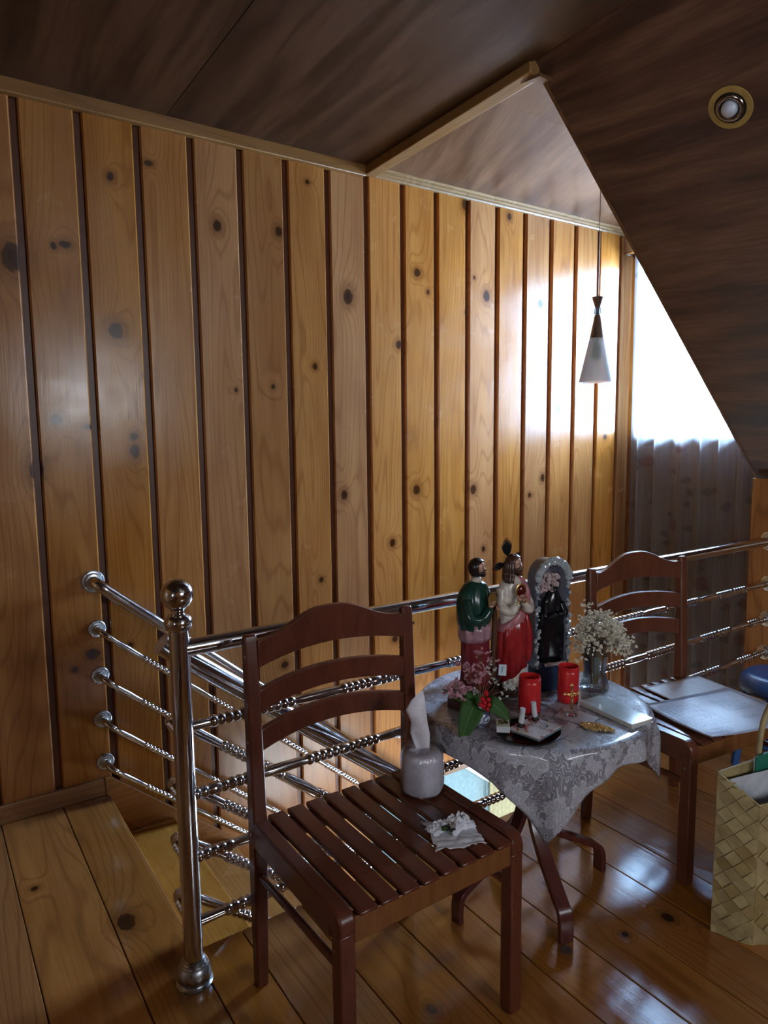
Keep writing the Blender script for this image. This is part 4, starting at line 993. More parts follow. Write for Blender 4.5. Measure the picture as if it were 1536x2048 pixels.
# ---- small pot, mixed flowers, leaves, berries
def potmat():
    t = NT('blue_white_porcelain'); n_ = t.noise(t.obj(), 70.0, 3.0, .6, dist=1.5)
    t.p(Base_Color=t.mix(t.rng(n_, .46, .54), (0.10, 0.14, 0.24), (0.60, 0.62, 0.68)), Roughness=.15); return t.m
M['porcelain'] = potmat()
PX, PY = 1.300, 1.425
pot = empty('porcelain_pot', (PX, PY, ZT), 0, 'tiny blue and white porcelain vase under the green leaves and pink flowers', 'vase'); pot['_local'] = 1
m = MB(); m.lathe([(.002, 0), (.018, 0), (.020, .003), (.027, .014), (.030, .028), (.026, .044), (.015, .056), (.013, .062), (.017, .067), (.015, .067), (.011, .061), (.002, .05)], 30); m.build('pot_body', 'porcelain', pot, smooth=True)
fl = empty('flower_posy', (PX, PY, ZT+.06), 0, 'posy of small pink and white flowers with green leaves and red berries', 'flowers'); fl['_local'] = 1
def leafmat():
    t = NT('green_leaf'); uv = t.n('TexCoord').outputs['UV']; sp = t.n('SeparateXYZ'); t.set(sp.inputs[0], uv)
    mid = t.rng(t.math('ABSOLUTE', t.math('SUBTRACT', sp.outputs[1], .5)), 0.0, .03, 1, 0)
    vv = t.math('PINGPONG', t.math('ADD', t.math('MULTIPLY', sp.outputs[0], 9.0), t.math('MULTIPLY', t.math('ABSOLUTE', t.math('SUBTRACT', sp.outputs[1], .5)), -6.0)), .5)
    vein = t.math('MULTIPLY', t.rng(vv, 0, .06, 1, 0), .5)
    c = t.mix(t.math('MAXIMUM', mid, vein), (0.028, 0.085, 0.014), (0.10, 0.20, 0.05))
    t.p(Base_Color=c, Roughness=.6, Specular_IOR_Level=.3); return t.m
M['leaf'] = leafmat()
IR = Vector((0.826, -0.564, 0)); TC = Vector((-0.564, -0.826, 0))     # to the right of / towards the visitor side of the room
def leaf(root, pts, wid, name='leaf'):
    P_ = bez(pts, 8); n_ = len(P_); m = MB(); nv = 6; vs = []; uvs = []
    for i, p in enumerate(P_):
        t_ = i/(n_-1); w_ = wid*math.sin(math.pi*min(1, t_**.75))**.8*(1-.15*t_) + .0004
        tg = (P_[min(i+1, n_-1)]-P_[max(i-1, 0)]).normalized(); s_ = tg.cross(TC+Vector((0, 0, .6))).normalized()
        nn = s_.cross(tg).normalized()
        for j in range(nv+1):
            v = -1+2*j/nv; vs.append(p+s_*w_*v+nn*(-.12*w_*(1-abs(v))*1.6)); uvs.append((t_, (v+1)/2))
    fs = [(i*(nv+1)+j, (i+1)*(nv+1)+j, (i+1)*(nv+1)+j+1, i*(nv+1)+j+1) for i in range(n_-1) for j in range(nv)]
    m.add(vs, fs); o = m.build(name, 'leaf', root, smooth=True); uvl = o.data.uv_layers.new(name='UVMap')
    for l in o.data.loops: uvl.data[l.index].uv = uvs[l.vertex_index]
    thicken(o, .0006); return o
b0 = Vector((0, 0, .005))
leaf(fl, [b0, b0+IR*(-.02)+TC*.03+Vector((0, 0, .012)), b0+IR*(-.045)+TC*.055+Vector((0, 0, -.035)), b0+IR*(-.062)+TC*.065+Vector((0, 0, -.082))], .036)
leaf(fl, [b0+IR*.004, b0+IR*.028+TC*.03+Vector((0, 0, .012)), b0+IR*.058+TC*.03+Vector((0, 0, -.012)), b0+IR*.080+TC*.03+Vector((0, 0, -.042))], .024)
leaf(fl, [b0, b0+IR*(-.03)+TC*.02+Vector((0, 0, .028)), b0+IR*(-.06)+TC*.015+Vector((0, 0, .030)), b0+IR*(-.088)+TC*.0+Vector((0, 0, .020))], .022)
leaf(fl, [b0+IR*(-.05), b0+IR*(-.08)+Vector((0, 0, .03)), b0+IR*(-.11)+Vector((0, 0, .045))], .005)
M['berry'] = plain('red_berry', (0.50, 0.012, 0.02), 0.18)
m = MB(); rc = random.Random(8)
for i, (a, b, c_) in enumerate([(0, 0, 0), (.010, .004, .010), (-.008, .005, .012), (.004, -.004, .022), (-.004, .002, -.011), (.011, .003, -.006), (-.012, .0, -.006), (.002, .006, .032), (-.004, .0, .008), (.006, .008, -.016)]):
    m.ball(b0+IR*(a+.006)+TC*(.045+b)+Vector((0, 0, .022+c_)), .0068, 12, 8)
m.build('berries', 'berry', fl, smooth=True)
M['pinkflower'] = plain('dusty_pink_petals', (0.66, 0.38, 0.45), 0.7); M['whiteflower'] = plain('white_petals', (0.70, 0.70, 0.68), 0.6)
ms = MB(); mp = MB(); mw = MB()
def bunch(c, n_, spread, mb, r):
    c = Vector(c); ms.tube([tuple(b0), tuple(c*.5+Vector((0, 0, .01))), tuple(c)], [.0012, .001, .0006], 5)
    for i in range(n_):
        o_ = Vector((rc.gauss(0, spread), rc.gauss(0, spread), rc.gauss(0, spread*.8)))
        for k in range(2): blossom(mb, c+o_, r*(.8+.5*rc.random()), rc)
        if i % 2 == 0: ms.tube([tuple(c*.85), tuple(c+o_)], .0005, 3)
bunch(IR*(-.055)+TC*.02+Vector((0, 0, .060)), 20, .013, mp, .0085)
bunch(IR*(-.085)+TC*.02+Vector((0, 0, .050)), 16, .012, mp, .0085)
bunch(IR*(-.045)+TC*.0+Vector((0, 0, .115)), 12, .010, mp, .007)
bunch(IR*(-.020)+Vector((0, 0, .085)), 18, .014, mp, .007)
bunch(IR*(.000)+Vector((0, 0, .150)), 16, .014, mp, .0045)
bunch(IR*(.025)+Vector((0, 0, .130)), 12, .013, mp, .0045)
bunch(IR*(-.01)+Vector((0, 0, .115)), 10, .012, mp, .0045)
bunch(IR*(.035)+Vector((0, 0, .100)), 8, .010, mw, .005)
bunch(IR*(.040)+Vector((0, 0, .075)), 6, .010, mw, .0045)
bunch(IR*(.078)+TC*.01+Vector((0, 0, .052)), 8, .011, mw, .0065)
bunch(IR*(.060)+TC*.02+Vector((0, 0, .028)), 4, .007, mw, .0055)
bunch(IR*(-.015)+TC*.02+Vector((0, 0, .050)), 8, .008, mw, .0045)
ms.build('stems', 'stem', fl); o = mp.build('pink_blossoms', 'pinkflower', fl); o['kind'] = 'stuff'; o = mw.build('white_blossoms', 'whiteflower', fl); o['kind'] = 'stuff'
M['paleblue_card'] = plain('pale_blue_card', (0.55, 0.66, 0.75), 0.5)
m = MB(); c = Vector((PX, PY, ZT+.165))+IR*.062
tg_ = empty('paper_tag', tuple(c), 0, 'small pale blue printed slip tucked beside the flowers before the red drape statue', 'card'); tg_['_local'] = 1
q0 = [IR*(-.011)+Vector((0, 0, -.016)), IR*(.011)+Vector((0, 0, -.018)), IR*(.012)+Vector((0, 0, .015)), IR*(-.010)+Vector((0, 0, .016))]
m.prism(q0, TC*(-.001)); m.build('slip', 'paleblue_card', tg_)
m = MB(); m.tube(bez([IR*.004+Vector((0, 0, .008))+TC*.0006, IR*(-.001)+Vector((0, 0, .006))+TC*.0006, IR*0+Vector((0, 0, -.002))+TC*.0006, IR*(-.003)+Vector((0, 0, -.008))+TC*.0006], 3), .0007, 5); m.build('printed_mark', 'navy', tg_)
m = MB(); m.tube([IR*.0-TC*.001+Vector((0, 0, -.016)), IR*(-.03)+Vector((0, 0, -.06)), IR*(-.06)+Vector((0, 0, -.10))], .0006, 4); m.build('pick', 'stem', tg_)

def quad_box(pts, z0, z1, mb=None):
    m = mb or MB(); m.prism([(x, y, z0) for x, y in pts], (0, 0, z1-z0)); return m
# ---- dark oval tray, prayer card stack, candle stubs, match, matchbox
M['blackgloss'] = plain('black_lacquer', (0.008, 0.008, 0.010), 0.15)
M['silverprint'] = plain('silver_patterned_edge', (0.25, 0.32, 0.34), 0.3, 0.5)
tray = empty('oval_tray', (1.368, 1.302, ZT), R(12), 'low black oval tray holding the printed card and two candle stubs', 'tray'); tray['_local'] = 1
m = MB(); m.lathe([(.002, .0), (.080, 0), (.092, .006), (.096, .011), (.093, .012), (.084, .006), (.078, .003), (.002, .003)], 44, (0, 0, 0), sx=1.0, sy=.92); m.build('tray_body', 'blackgloss', tray, auto=50)
def cardmat():
    t = NT('floral_printed_card'); uv = t.obj(); sp = t.n('SeparateXYZ'); t.set(sp.inputs[0], uv)
    x, y = sp.outputs[0], sp.outputs[1]
    n_ = t.noise(uv, 60.0, 2.0, .5, 1); nn = t.n('SeparateColor'); t.set(nn.inputs[0], n_)
    f = t.math('MULTIPLY', t.rng(nn.outputs[0], .55, .62), t.rng(t.math('ADD', x, t.math('MULTIPLY', y, .4)), -.012, .014, 1, 0))
    c = t.mix(f, (0.62, 0.56, 0.56), t.mix(t.rng(nn.outputs[1], .45, .55), (0.45, 0.10, 0.10), (0.40, 0.36, 0.12)))
    ln = t.math('GREATER_THAN', t.math('FRACT', t.math('MULTIPLY', y, 130.0)), .62)
    word = t.math('GREATER_THAN', t.noise(t.vm('MULTIPLY', uv, (500, 130, 1)), 1.0, 0.0), .45)
    blk = t.math('MULTIPLY', t.math('GREATER_THAN', x, -.004), t.math('LESS_THAN', t.math('ABSOLUTE', t.math('ADD', y, .002)), .028))
    blk = t.math('MULTIPLY', blk, t.math('LESS_THAN', x, .040))
    c = t.mix(t.math('MULTIPLY', t.math('MULTIPLY', ln, word), t.math('MULTIPLY', blk, .95)), c, (0.03, 0.025, 0.03))
    t.p(Base_Color=c, Roughness=.25); return t.m
M['card'] = cardmat()
cd = empty('prayer_card', (1.388, 1.296, ZT+.0122), R(10), 'floral card with printed verse lying on the black tray, scorched by candles', 'card'); cd['_local'] = 1
MB().box((-.060, -.052, 0), (.060, .050, .004)).build('backing_card', 'silverprint', cd, bevel=.0008)
MB().box((-.058, -.048, .0042), (.056, .049, .0075)).build('printed_card', 'card', cd, bevel=.0006)
M['waxwhite'] = plain('white_wax', (0.62, 0.64, 0.68), 0.35, Subsurface_Weight=.3, Subsurface_Scale=.004); M['soot'] = plain('soot', (0.012, 0.009, 0.008), 0.7)
M['spill'] = plain('red_wax_spill', (0.22, 0.03, 0.03), 0.4)
def stub(x, y, lean, label):
    e = empty('candle_stub', (x, y, ZT+.0198), 0, label, 'candle'); e['_local'] = 1
    m = MB(); d = Vector(lean); m.tube([Vector((0, 0, 0.010)), Vector((0, 0, .020))+d*.02, Vector((0, 0, .052))+d*.052], .0078, 14); m.build('candle', 'waxwhite', e, auto=50)
    rr = random.Random(int(x*900)); m = MB()
    loft([(0, 0, 0, .013, .011), (.002, 0, 0, .011, .009), (.008, .0, 0, .0072, .0072), (.013, 0, 0, .0078, .0078)], 14, mb=m)
    for i in range(10): icosa(m, (rr.uniform(-.014, .014), rr.uniform(-.012, .012), .0015), .0016+.002*rr.random(), rr)
    m.build('charred_foot', 'soot', e, smooth=False)
    m = MB()
    for i in range(9): icosa(m, (rr.uniform(-.020, .008), rr.uniform(-.016, .016), .0012), .002+.003*rr.random(), rr)
    m.build('wax_spill', 'spill', e, smooth=True)
    return e
stub(1.359, 1.323, tuple(IR*.10), 'white burnt candle stub standing on the floral card beside the matchbox')
stub(1.424, 1.330, tuple(IR*(-.12)), 'white burnt candle stub on the floral card nearer the crucifix')
M['matchwood'] = plain('match_wood', (0.50, 0.36, 0.20), 0.7)
mt = empty('matchstick', (1.433, 1.290, ZT+.0215), R(35), 'burnt wooden matchstick lying on the printed card', 'match'); mt['_local'] = 1
MB().box((-.022, -.0012, 0), (.022, .0012, .0022)).build('stick', 'matchwood', mt)
m = MB(); m.ball((-.024, 0, .0012), .0024, 10, 6, (1.4, 1, 1)); m.build('burnt_head', 'soot', mt, smooth=True)
def mboxmat():
    t = NT('matchbox_label'); uv = t.obj(); sp = t.n('SeparateXYZ'); t.set(sp.inputs[0], uv); x, y = sp.outputs[0], sp.outputs[1]
    n_ = t.noise(uv, 190.0, 1.0, .5, dist=.6)
    inner = t.math('MULTIPLY', t.math('LESS_THAN', t.math('ABSOLUTE', t.math('SUBTRACT', x, .005)), .0135), t.math('LESS_THAN', t.math('ABSOLUTE', y), .0125))
    c = t.mix(inner, (0.62, 0.60, 0.50), t.mix(t.rng(n_, .50, .56), (0.015, 0.013, 0.010), (0.55, 0.45, 0.16)))
    ln = t.math('MULTIPLY', t.math('GREATER_THAN', t.math('FRACT', t.math('MULTIPLY', x, 220.0)), .7), t.math('GREATER_THAN', x, .0095)); ln = t.math('MULTIPLY', ln, inner)
    c = t.mix(t.math('MULTIPLY', ln, .8), c, (0.5, 0.5, 0.45))
    t.p(Base_Color=c, Roughness=.45); return t.m
M['mboxtop'] = mboxmat(); M['mboxside'] = plain('white_card_side', (0.60, 0.62, 0.66), .5)
mx = empty('matchbox', (1.318, 1.352, ZT+.0125), R(48), 'white matchbox with black and yellow label lying at the left edge of the tray', 'matchbox'); mx['_local'] = 1; mx.scale = (1.18, 1.12, 1.15)
MB().box((-.0235, -.0165, 0), (.0235, .0165, .0145)).build('sleeve', 'mboxside', mx, bevel=.0008)
MB().box((-.0228, -.0158, .01455), (.0228, .0158, .0150)).build('label_print', 'mboxtop', mx)
MB().box((-.0242, -.0150, .0012), (.0242, .0150, .0132)).build('inner_drawer', 'mboxside', mx)

# ---- crucifix, its card, gold chain, book
M['gold'] = plain('polished_gold_metal', (0.85, 0.60, 0.26), 0.16, 1.0)
M['clearp'] = M['vglass']
cf = empty('crucifix_ornament', (1.568, 1.322, ZT+.0022), R(-28), 'small gold crucifix ornament standing on a clear foot and pale card', 'crucifix'); cf['_local'] = 1
m = MB(); m.lathe([(.002, 0), (.017, 0), (.018, .003), (.012, .008), (.006, .011), (.002, .011)], 20); m.build('clear_foot', 'vglass', cf, smooth=True)
m = MB(); m.box((-.0028, -.0018, .011), (.0028, .0018, .088)); m.box((-.019, -.0018, .061), (.019, .0018, .0665))
for (x, z) in ((-.020, .0637), (.020, .0637), (0, .090)): 
    for dx, dz in ((0, .003), (.003, 0), (-.003, 0), (0, -.002)): m.ball((x+dx, 0, z+dz), .0028, 8, 6)
m.build('cross', 'gold', cf, bevel=.0006)
m = MB(); loft([(.016, 0, -.004, .002, .0018), (.030, .001, -.0045, .0030, .0022), (.040, 0, -.0045, .0042, .003), (.046, 0, -.0045, .0030, .0026), (.056, 0, -.0045, .0045, .003), (.060, 0, -.0045, .002, .002)], 12, mb=m)
m.ball((.001, -.006, .066), .0032, 10, 8); m.tube([(0, -.0045, .058), (-.009, -.0045, .061), (-.018, -.004, .065)], [.0018, .0014, .001], 6); m.tube([(0, -.0045, .058), (.009, -.0045, .061), (.018, -.004, .065)], [.0018, .0014, .001], 6)
m.build('figure', 'gold', cf, smooth=True)
M['creamcard'] = plain('pale_mauve_card', (0.48, 0.42, 0.44), .4)
cc = tag(quad_box([(1.520, 1.345), (1.598, 1.372), (1.620, 1.262), (1.545, 1.240)], ZT+.0002, ZT+.0014).build('flat_card', 'creamcard', None), 'pale plain card lying under the gold crucifix and chain', 'card')
m = MB(); rg = random.Random(4)
def torus(mb, c, R_, r_, q, n1=8, n2=5):
    vs = []
    for i in range(n1):
        a = 2*math.pi*i/n1
        for j in range(n2):
            b = 2*math.pi*j/n2; vs.append(Vector(c)+q @ Vector(((R_*1.35+r_*math.cos(b))*math.cos(a), (R_+r_*math.cos(b))*math.sin(a), r_*math.sin(b))))
    mb.add(vs, [(i*n2+j, ((i+1) % n1)*n2+j, ((i+1) % n1)*n2+(j+1) % n2, i*n2+(j+1) % n2) for i in range(n1) for j in range(n2)])
for i in range(330):
    a = rg.random()*6.28; rr = math.sqrt(rg.random()); u, v = math.cos(a)*rr, math.sin(a)*rr
    c = Vector((1.556, 1.222, ZT+.003+.010*(1-rr)*rg.random())) + Vector((.44, -.9, 0))*u*.052*(1.0 if u > 0 else .85) + Vector((.9, .44, 0))*v*.024*(1-.5*max(0, u))
    torus(m, c, .0026, .00075, Euler((rg.uniform(-.8, .8), rg.uniform(-.8, .8), rg.random()*6)).to_matrix())
o = m.build('chain_links', 'gold', None, smooth=True); tag(o, 'heaped fine gold chain lying on the lace cloth before the white book', 'necklace'); o.name = 'gold_chain'; o['kind'] = 'stuff'
M['bookcover'] = plain('pale_blue_glossy_cover', (0.58, 0.70, 0.74), 0.15)
M['pages'] = plain('page_edges', (0.50, 0.46, 0.42), .7)
bk = empty('closed_book', (1.685, 1.250, ZT), 0, 'thin closed book with glossy pale blue cover at the table edge', 'book'); bk['_local'] = 1
Q = [Vector((1.650, 1.362)), Vector((1.740, 1.352)), Vector((1.718, 1.150)), Vector((1.630, 1.156))]
cQ = Vector((1.685, 1.250))
def rq(s): return [tuple((p-cQ)*s) for p in Q]
quad_box(rq(.975), .0015, .0115).build('page_block', 'pages', bk, bevel=.001)
quad_box(rq(1.0), .0117, .0132).build('front_cover', 'bookcover', bk, bevel=.0008)
quad_box(rq(1.0), .0, .0014).build('back_cover', 'bookcover', bk, bevel=.0005)

# ================================================================ ON CHAIR ONE
M['tissue'] = plain('soft_tissue_paper', (0.84, 0.81, 0.90), 0.9)
def wrapmat():
    t = NT('clear_plastic_wrap'); tr = t.n('BsdfTransparent', None, Color=(0.97, 0.97, 1.0, 1)); gl = t.n('BsdfGlossy', None, Roughness=0.08)
    nz = t.noise(t.obj(), 55.0, 3.0, .6); bp = t.n('Bump', None, Strength=1.0, Distance=.006); t.set(bp.inputs['Height'], nz); t.t.links.new(bp.outputs[0], gl.inputs['Normal'])
    lw_ = t.n('LayerWeight', None, Blend=.25); t.t.links.new(bp.outputs[0], lw_.inputs['Normal']); mx_ = t.n('MixShader')
    t.set(mx_.inputs[0], t.math('ADD', t.math('MULTIPLY', lw_.outputs[0], .8), .13)); t.set(mx_.inputs[1], tr.outputs[0]); t.set(mx_.inputs[2], gl.outputs[0]); t.t.links.new(mx_.outputs[0], t.out.inputs[0]); return t.m
M['wrap'] = wrapmat()
RX, RY, RZ = 1.131, 1.480, 0.4895
roll = empty('toilet_roll', (RX, RY, RZ), 0, 'white toilet roll in clear wrap with a sheet pulled up from its core', 'toilet paper'); roll['_local'] = 1; roll.scale = (.98, .98, 1.08)
fr = lambda t, h: 1+.012*math.sin(3*t+h*60)+.008*math.sin(7*t-h*40)
m = MB(); m.lathe([(.019, .105), (.019, .006), (.040, .002), (.056, .004), (.0595, .012), (.060, .050), (.0585, .092), (.054, .104), (.040, .107), (.024, .107), (.019, .105)], 40, fold=fr, caps=False); m.build('paper_roll', 'tissue', roll, smooth=True)
m = MB(); m.lathe([(.010, .001), (.058, .002), (.0625, .010), (.063, .050), (.062, .092), (.060, .108), (.050, .116), (.030, .119), (.022, .116)], 48, fold=lambda t, h: 1+.016*math.sin(5*t+h*90)+.012*math.sin(11*t-h*60)+.01*math.sin(23*t), caps=False); m.build('plastic_wrap', 'wrap', roll, smooth=True)
m = MB()
def wr(u, v):
    a = R(20)+u*R(110); r_ = .030+.055*v; return (r_*math.cos(a)*1.2, r_*math.sin(a), .112+.028*v+.010*math.sin(u*9+v*5)+.006*math.sin(u*23))
m.grid(wr, 20, 8); m.build('loose_wrap', 'wrap', roll, smooth=True)
m = MB()
def sheet(u, v):
    # a ribbon of tissue rising from the core, leaning left, creased zigzag at one side
    prof = [(-.012, 0.060), (-.020, .115), (-.033, .150), (-.031, .185), (-.046, .222), (-.030, .248), (-.010, .262)]
    pr2 = [(.020, 0.060), (.022, .115), (.023, .150), (.016, .185), (.012, .222), (.008, .250), (.004, .268)]
    t = u*(len(prof)-1); i = min(int(t), len(prof)-2); f = t-i
    a = Vector(prof[i]).lerp(Vector(prof[i+1]), f); b = Vector(pr2[i]).lerp(Vector(pr2[i+1]), f); p = a.lerp(b, v)
    dep = .006*math.sin(v*4+u*5)+.008*math.sin(u*7)
    q = IR*p.x + TC*(-dep-.004); return (q.x, q.y, p.y)
m.grid(sheet, 24, 8); o = m.build('pulled_sheet', 'tissue', roll, smooth=True); thicken(o, .0005)

M['tissuew'] = plain('white_tissue', (0.78, 0.80, 0.88), 0.9)
ct = empty('crumpled_tissue', (1.065, 1.262, .4895), 0, 'white crumpled tissue on the seat holding burnt matches and candle bits', 'tissue'); ct['_local'] = 1
m = MB()
def flat(u, v):
    x = (u-.5); y = (v-.5); q = Matrix.Rotation(R(-22), 2) @ Vector((x*.125, y*.120)); z = .0015+.006*abs(mnoise.noise(Vector((x*5, y*5, 3))))+.004*abs(mnoise.noise(Vector((x*14, y*14, 8))))
    e = 1+.12*mnoise.noise(Vector((x*9, y*9, 0))); return (q.x*e, q.y*e, z)
m.grid(flat, 30, 30); o = m.build('flat_sheet', 'tissuew', ct, smooth=True); thicken(o, .0006, 1)
m = MB()
def crump(cx, cy, w_, h_, z_, seed):
    def f(u, v):
        x = (u-.5)*2; y = (v-.5)*2; n1 = mnoise.noise(Vector((x*2.2, y*2.2, seed))); n2 = mnoise.noise(Vector((x*6, y*6, seed+5)))
        r2 = max(0, 1-(x*x*x*x+y*y*y*y)/1.4)
        return (cx+x*w_*(1+.2*n2), cy+y*h_*(1+.2*n1), .004+z_*r2*(.6+.9*abs(n1)+.5*abs(n2)))
    return f
m.grid(crump(.024, .010, .036, .026, .030, 2), 26, 26); m.grid(crump(-.020, .034, .032, .022, .016, 9), 22, 22); m.build('crumpled_fold', 'tissuew', ct, auto=25)
m = MB(); r7 = random.Random(21)
for i in range(9):
    a = R(-25)+r7.uniform(-.5, .5); c = Vector((-.012+r7.uniform(-.010, .014), .004+r7.uniform(-.012, .010), .014+r7.random()*.008)); d = Vector((math.cos(a), math.sin(a), r7.uniform(-.1, .2)))*.012
    m.tube([c-d, c+d], .0016, 5)
m.build('burnt_matches', 'soot', ct)
m = MB(); m.tube([(-.010, .004, .022), (.016, .012, .028)], .0014, 6); m.tube([(-.002, .012, .018), (-.024, -.014, .012)], .0012, 6); m.build('match_ends', 'matchwood', ct)
m = MB(); m.ball((-.016, .014, .014), .010, 10, 6, (1.3, .7, .5)); m.build('waxy_bit', M['leaf'], ct, smooth=True)

# ================================================================ PAPERS ON CHAIR TWO
def papermat(name, seed, two=True):
    t = NT(name); uv = t.obj(); sp = t.n('SeparateXYZ'); t.set(sp.inputs[0], uv); x, y = sp.outputs[0], sp.outputs[1]
    ln = t.math('GREATER_THAN', t.math('FRACT', t.math('MULTIPLY', y, 105.0)), .60)
    word = t.math('GREATER_THAN', t.noise(t.vm('ADD', t.vm('MULTIPLY', uv, (230, 0, 0)), t.vm('MULTIPLY', t.vm('SNAP', uv, (1, .00952, 1)), (0, 300, 0))), 1.0, 0.0), .42)
    def blk(x0, x1, y0, y1):
        a = t.math('MULTIPLY', t.math('GREATER_THAN', x, x0), t.math('LESS_THAN', x, x1)); b = t.math('MULTIPLY', t.math('GREATER_THAN', y, y0), t.math('LESS_THAN', y, y1)); return t.math('MULTIPLY', a, b)
    bs = None
    for b in ((-.185, -.030, -.075, .110), (-.185, -.070, -.130, -.095), (.030, .150, -.005, .095), (.030, .100, -.070, -.045), (-.03, .08, .125, .135), (.06, .15, -.12, -.11)):
        k = blk(*b); bs = k if bs is None else t.math('MAXIMUM', bs, k)
    rag = t.math('GREATER_THAN', t.noise(t.vm('MULTIPLY', t.vm('SNAP', uv, (.03, .00952, 1)), (40, 300, 1)), 1.0, 0.0), .36)
    f = t.math('MULTIPLY', t.math('MULTIPLY', ln, word), t.math('MULTIPLY', bs, rag))
    c = t.mix(t.math('MULTIPLY', f, .95), (0.54, 0.60, 0.78), (0.03, 0.035, 0.07))
    fold_ = t.math('LESS_THAN', t.math('ABSOLUTE', t.math('ADD', x, -.004)), .0006); c = t.mix(t.math('MULTIPLY', fold_, .35), c, (0.3, 0.32, 0.42))
    box = t.math('MULTIPLY', blk(.025, .060, .110, .145), t.math('GREATER_THAN', t.math('ABSOLUTE', t.math('SUBTRACT', t.noise(uv, 120.0), .5)), .05)); c = t.mix(t.math('MULTIPLY', box, .5), c, (0.15, 0.18, 0.22))
    t.p(Base_Color=c, Roughness=.32, Specular_IOR_Level=.5); return t.m
M['print'] = papermat('printed_paper', 1.0); M['paper'] = plain('white_paper', (0.60, 0.63, 0.72), .4)
def paper(c, rz, wx, wy, z, curl, label, mt_, seed=0):
    e = empty('paper_sheet', (c[0], c[1], z), rz, label, 'paper', 'papers on the chair'); e['_local'] = 1
    m = MB()
    def f(u, v):
        x = (u-.5)*wx; y = (v-.5)*wy; k = max(0, .28-u)/.28*max(0, .5-v)/.5; k2 = max(0, .12-v)/.12*max(0, (1-u))
        return (x, y, .0004+curl*(k*.9+k2*.35)+.0014*mnoise.noise(Vector((x*9, y*9, seed))))
    m.grid(f, 24, 18); o = m.build('sheet', mt_, e, smooth=True); thicken(o, .0003, 1); return e
zs = .4925
paper((2.430, 1.425), R(-10), .300, .290, zs, .002, 'lowest white sheet sticking out towards the chair back', 'paper', 1)
paper((2.345, 1.290), R(-11), .400, .300, zs+.003, .004, 'middle plain sheet of the paper pile on the chair', 'paper', 2)
paper((2.308, 1.275), R(-13.6), .420, .320, zs+.007, .010, 'top open leaflet printed with dense blue-grey text on the chair', 'print', 3)
M['magenta'] = plain('magenta_print_strip', (0.28, 0.06, 0.18), .5)

# ================================================================ WOVEN BAG
def weavemat():
    t = NT('woven_pandan'); uv = t.n('TexCoord').outputs['Generated']; P = t.obj()
    n_ = t.noise(t.vm('MULTIPLY', P, (1, 1, 1)), 22.0, 3.0); rnd = t.n('ObjectInfo').outputs['Random']
    c = t.mix(t.rng(n_, .3, .7), (0.42, 0.33, 0.16), (0.26, 0.19, 0.085)); c = t.mix(t.math('MULTIPLY', t.math('GREATER_THAN', rnd, .86), .5), c, (0.22, 0.13, 0.03))
    t.p(Base_Color=c, Roughness=.5); t.bump(t.noise(t.vm('MULTIPLY', P, (160, 160, 6)), 1.0, 2.0), .3, .0008); return t.m
M['weave'] = weavemat(); M['cartonwhite'] = plain('ribbed_white_card', (0.50, 0.52, 0.56), .6); M['greencard'] = plain('green_folder', (0.015, 0.16, 0.10), .45)
bag = empty('woven_bag', (1.905, .93, 0), 0, 'tall woven palm leaf tote bag standing on the floor at the right edge', 'bag'); bag['_local'] = 1
# footprint corners in the room; the left side faces the table, the near side faces the camera
bA = Vector((-.022, .112)); bB = Vector((.020, .010)); bC = Vector((.29, -.14)); bD = Vector((.275, .075))
BH = .50
def side(p, q, hp, hq, cell, parent, bulge=.0):
    """diagonal plait: overlapping strip tiles, each its own piece"""
    L = (q-p).length; dx = (q-p)/L; nrm = Vector((dx.y, -dx.x)); s_ = cell/math.sqrt(2); cnt = 0
    nu = int(L/s_)+2; nv = int(max(hp, hq)/s_)+2
    for i in range(-1, nu+1):
        for j in range(-1, nv+1):
            if (i+j) % 2: continue
            cx, cz = i*s_, j*s_; htop = lerp(hp, hq, min(1, max(0, cx/L)))
            pts = [(cx-s_, cz), (cx, cz-s_), (cx+s_, cz), (cx, cz+s_)]
            # clip diamond to the panel
            def clip(poly, ax, lim, keep_less):
                out = []
                for k in range(len(poly)):
                    a, b = poly[k], poly[(k+1) % len(poly)]; ia = (a[ax] <= lim) if keep_less else (a[ax] >= lim); ib = (b[ax] <= lim) if keep_less else (b[ax] >= lim)
                    if ia: out.append(a)
                    if ia != ib:
                        t = (lim-a[ax])/(b[ax]-a[ax]); out.append((lerp(a[0], b[0], t), lerp(a[1], b[1], t)))
                return out
            poly = clip(clip(clip(clip(pts, 0, 0, False), 0, L, True), 1, 0.0, False), 1, htop, True)
            if len(poly) < 3: continue
            area_ = abs(sum(poly[k][0]*poly[(k+1) % len(poly)][1]-poly[(k+1) % len(poly)][0]*poly[k][1] for k in range(len(poly))))/2
            if area_ < 2e-5: continue
            m = MB(); tilt = .0035 if (i//1 + (j-i)//2) % 2 else -.0035
            def W3(pt, off):
                u = pt[0]; z = pt[1]; lift = off + ((pt[0]-cx)/s_*tilt) + bulge*math.sin(math.pi*min(1, max(0, u/L)))*math.sin(math.pi*min(1, z/.5)*.9)
                w2 = p+dx*u+nrm*lift; return (w2.x, w2.y, z)
            g = .94; cg = (sum(q_[0] for q_ in poly)/len(poly), sum(q_[1] for q_ in poly)/len(poly))
            pg = [(lerp(cg[0], q_[0], g), lerp(cg[1], q_[1], g)) for q_ in poly]
            n_ = len(pg); vs = [W3(q_, .0) for q_ in pg]+[W3(q_, .0022+.001*((i*7+j*3) % 3)) for q_ in pg]
            m.add(vs, [tuple(range(n_))[::-1], tuple(range(n_, 2*n_))]+[(k, (k+1) % n_, n_+(k+1) % n_, n_+k) for k in range(n_)])
            m.build('plait_strip', 'weave', parent); cnt += 1
    return cnt
m = MB(); vs = []
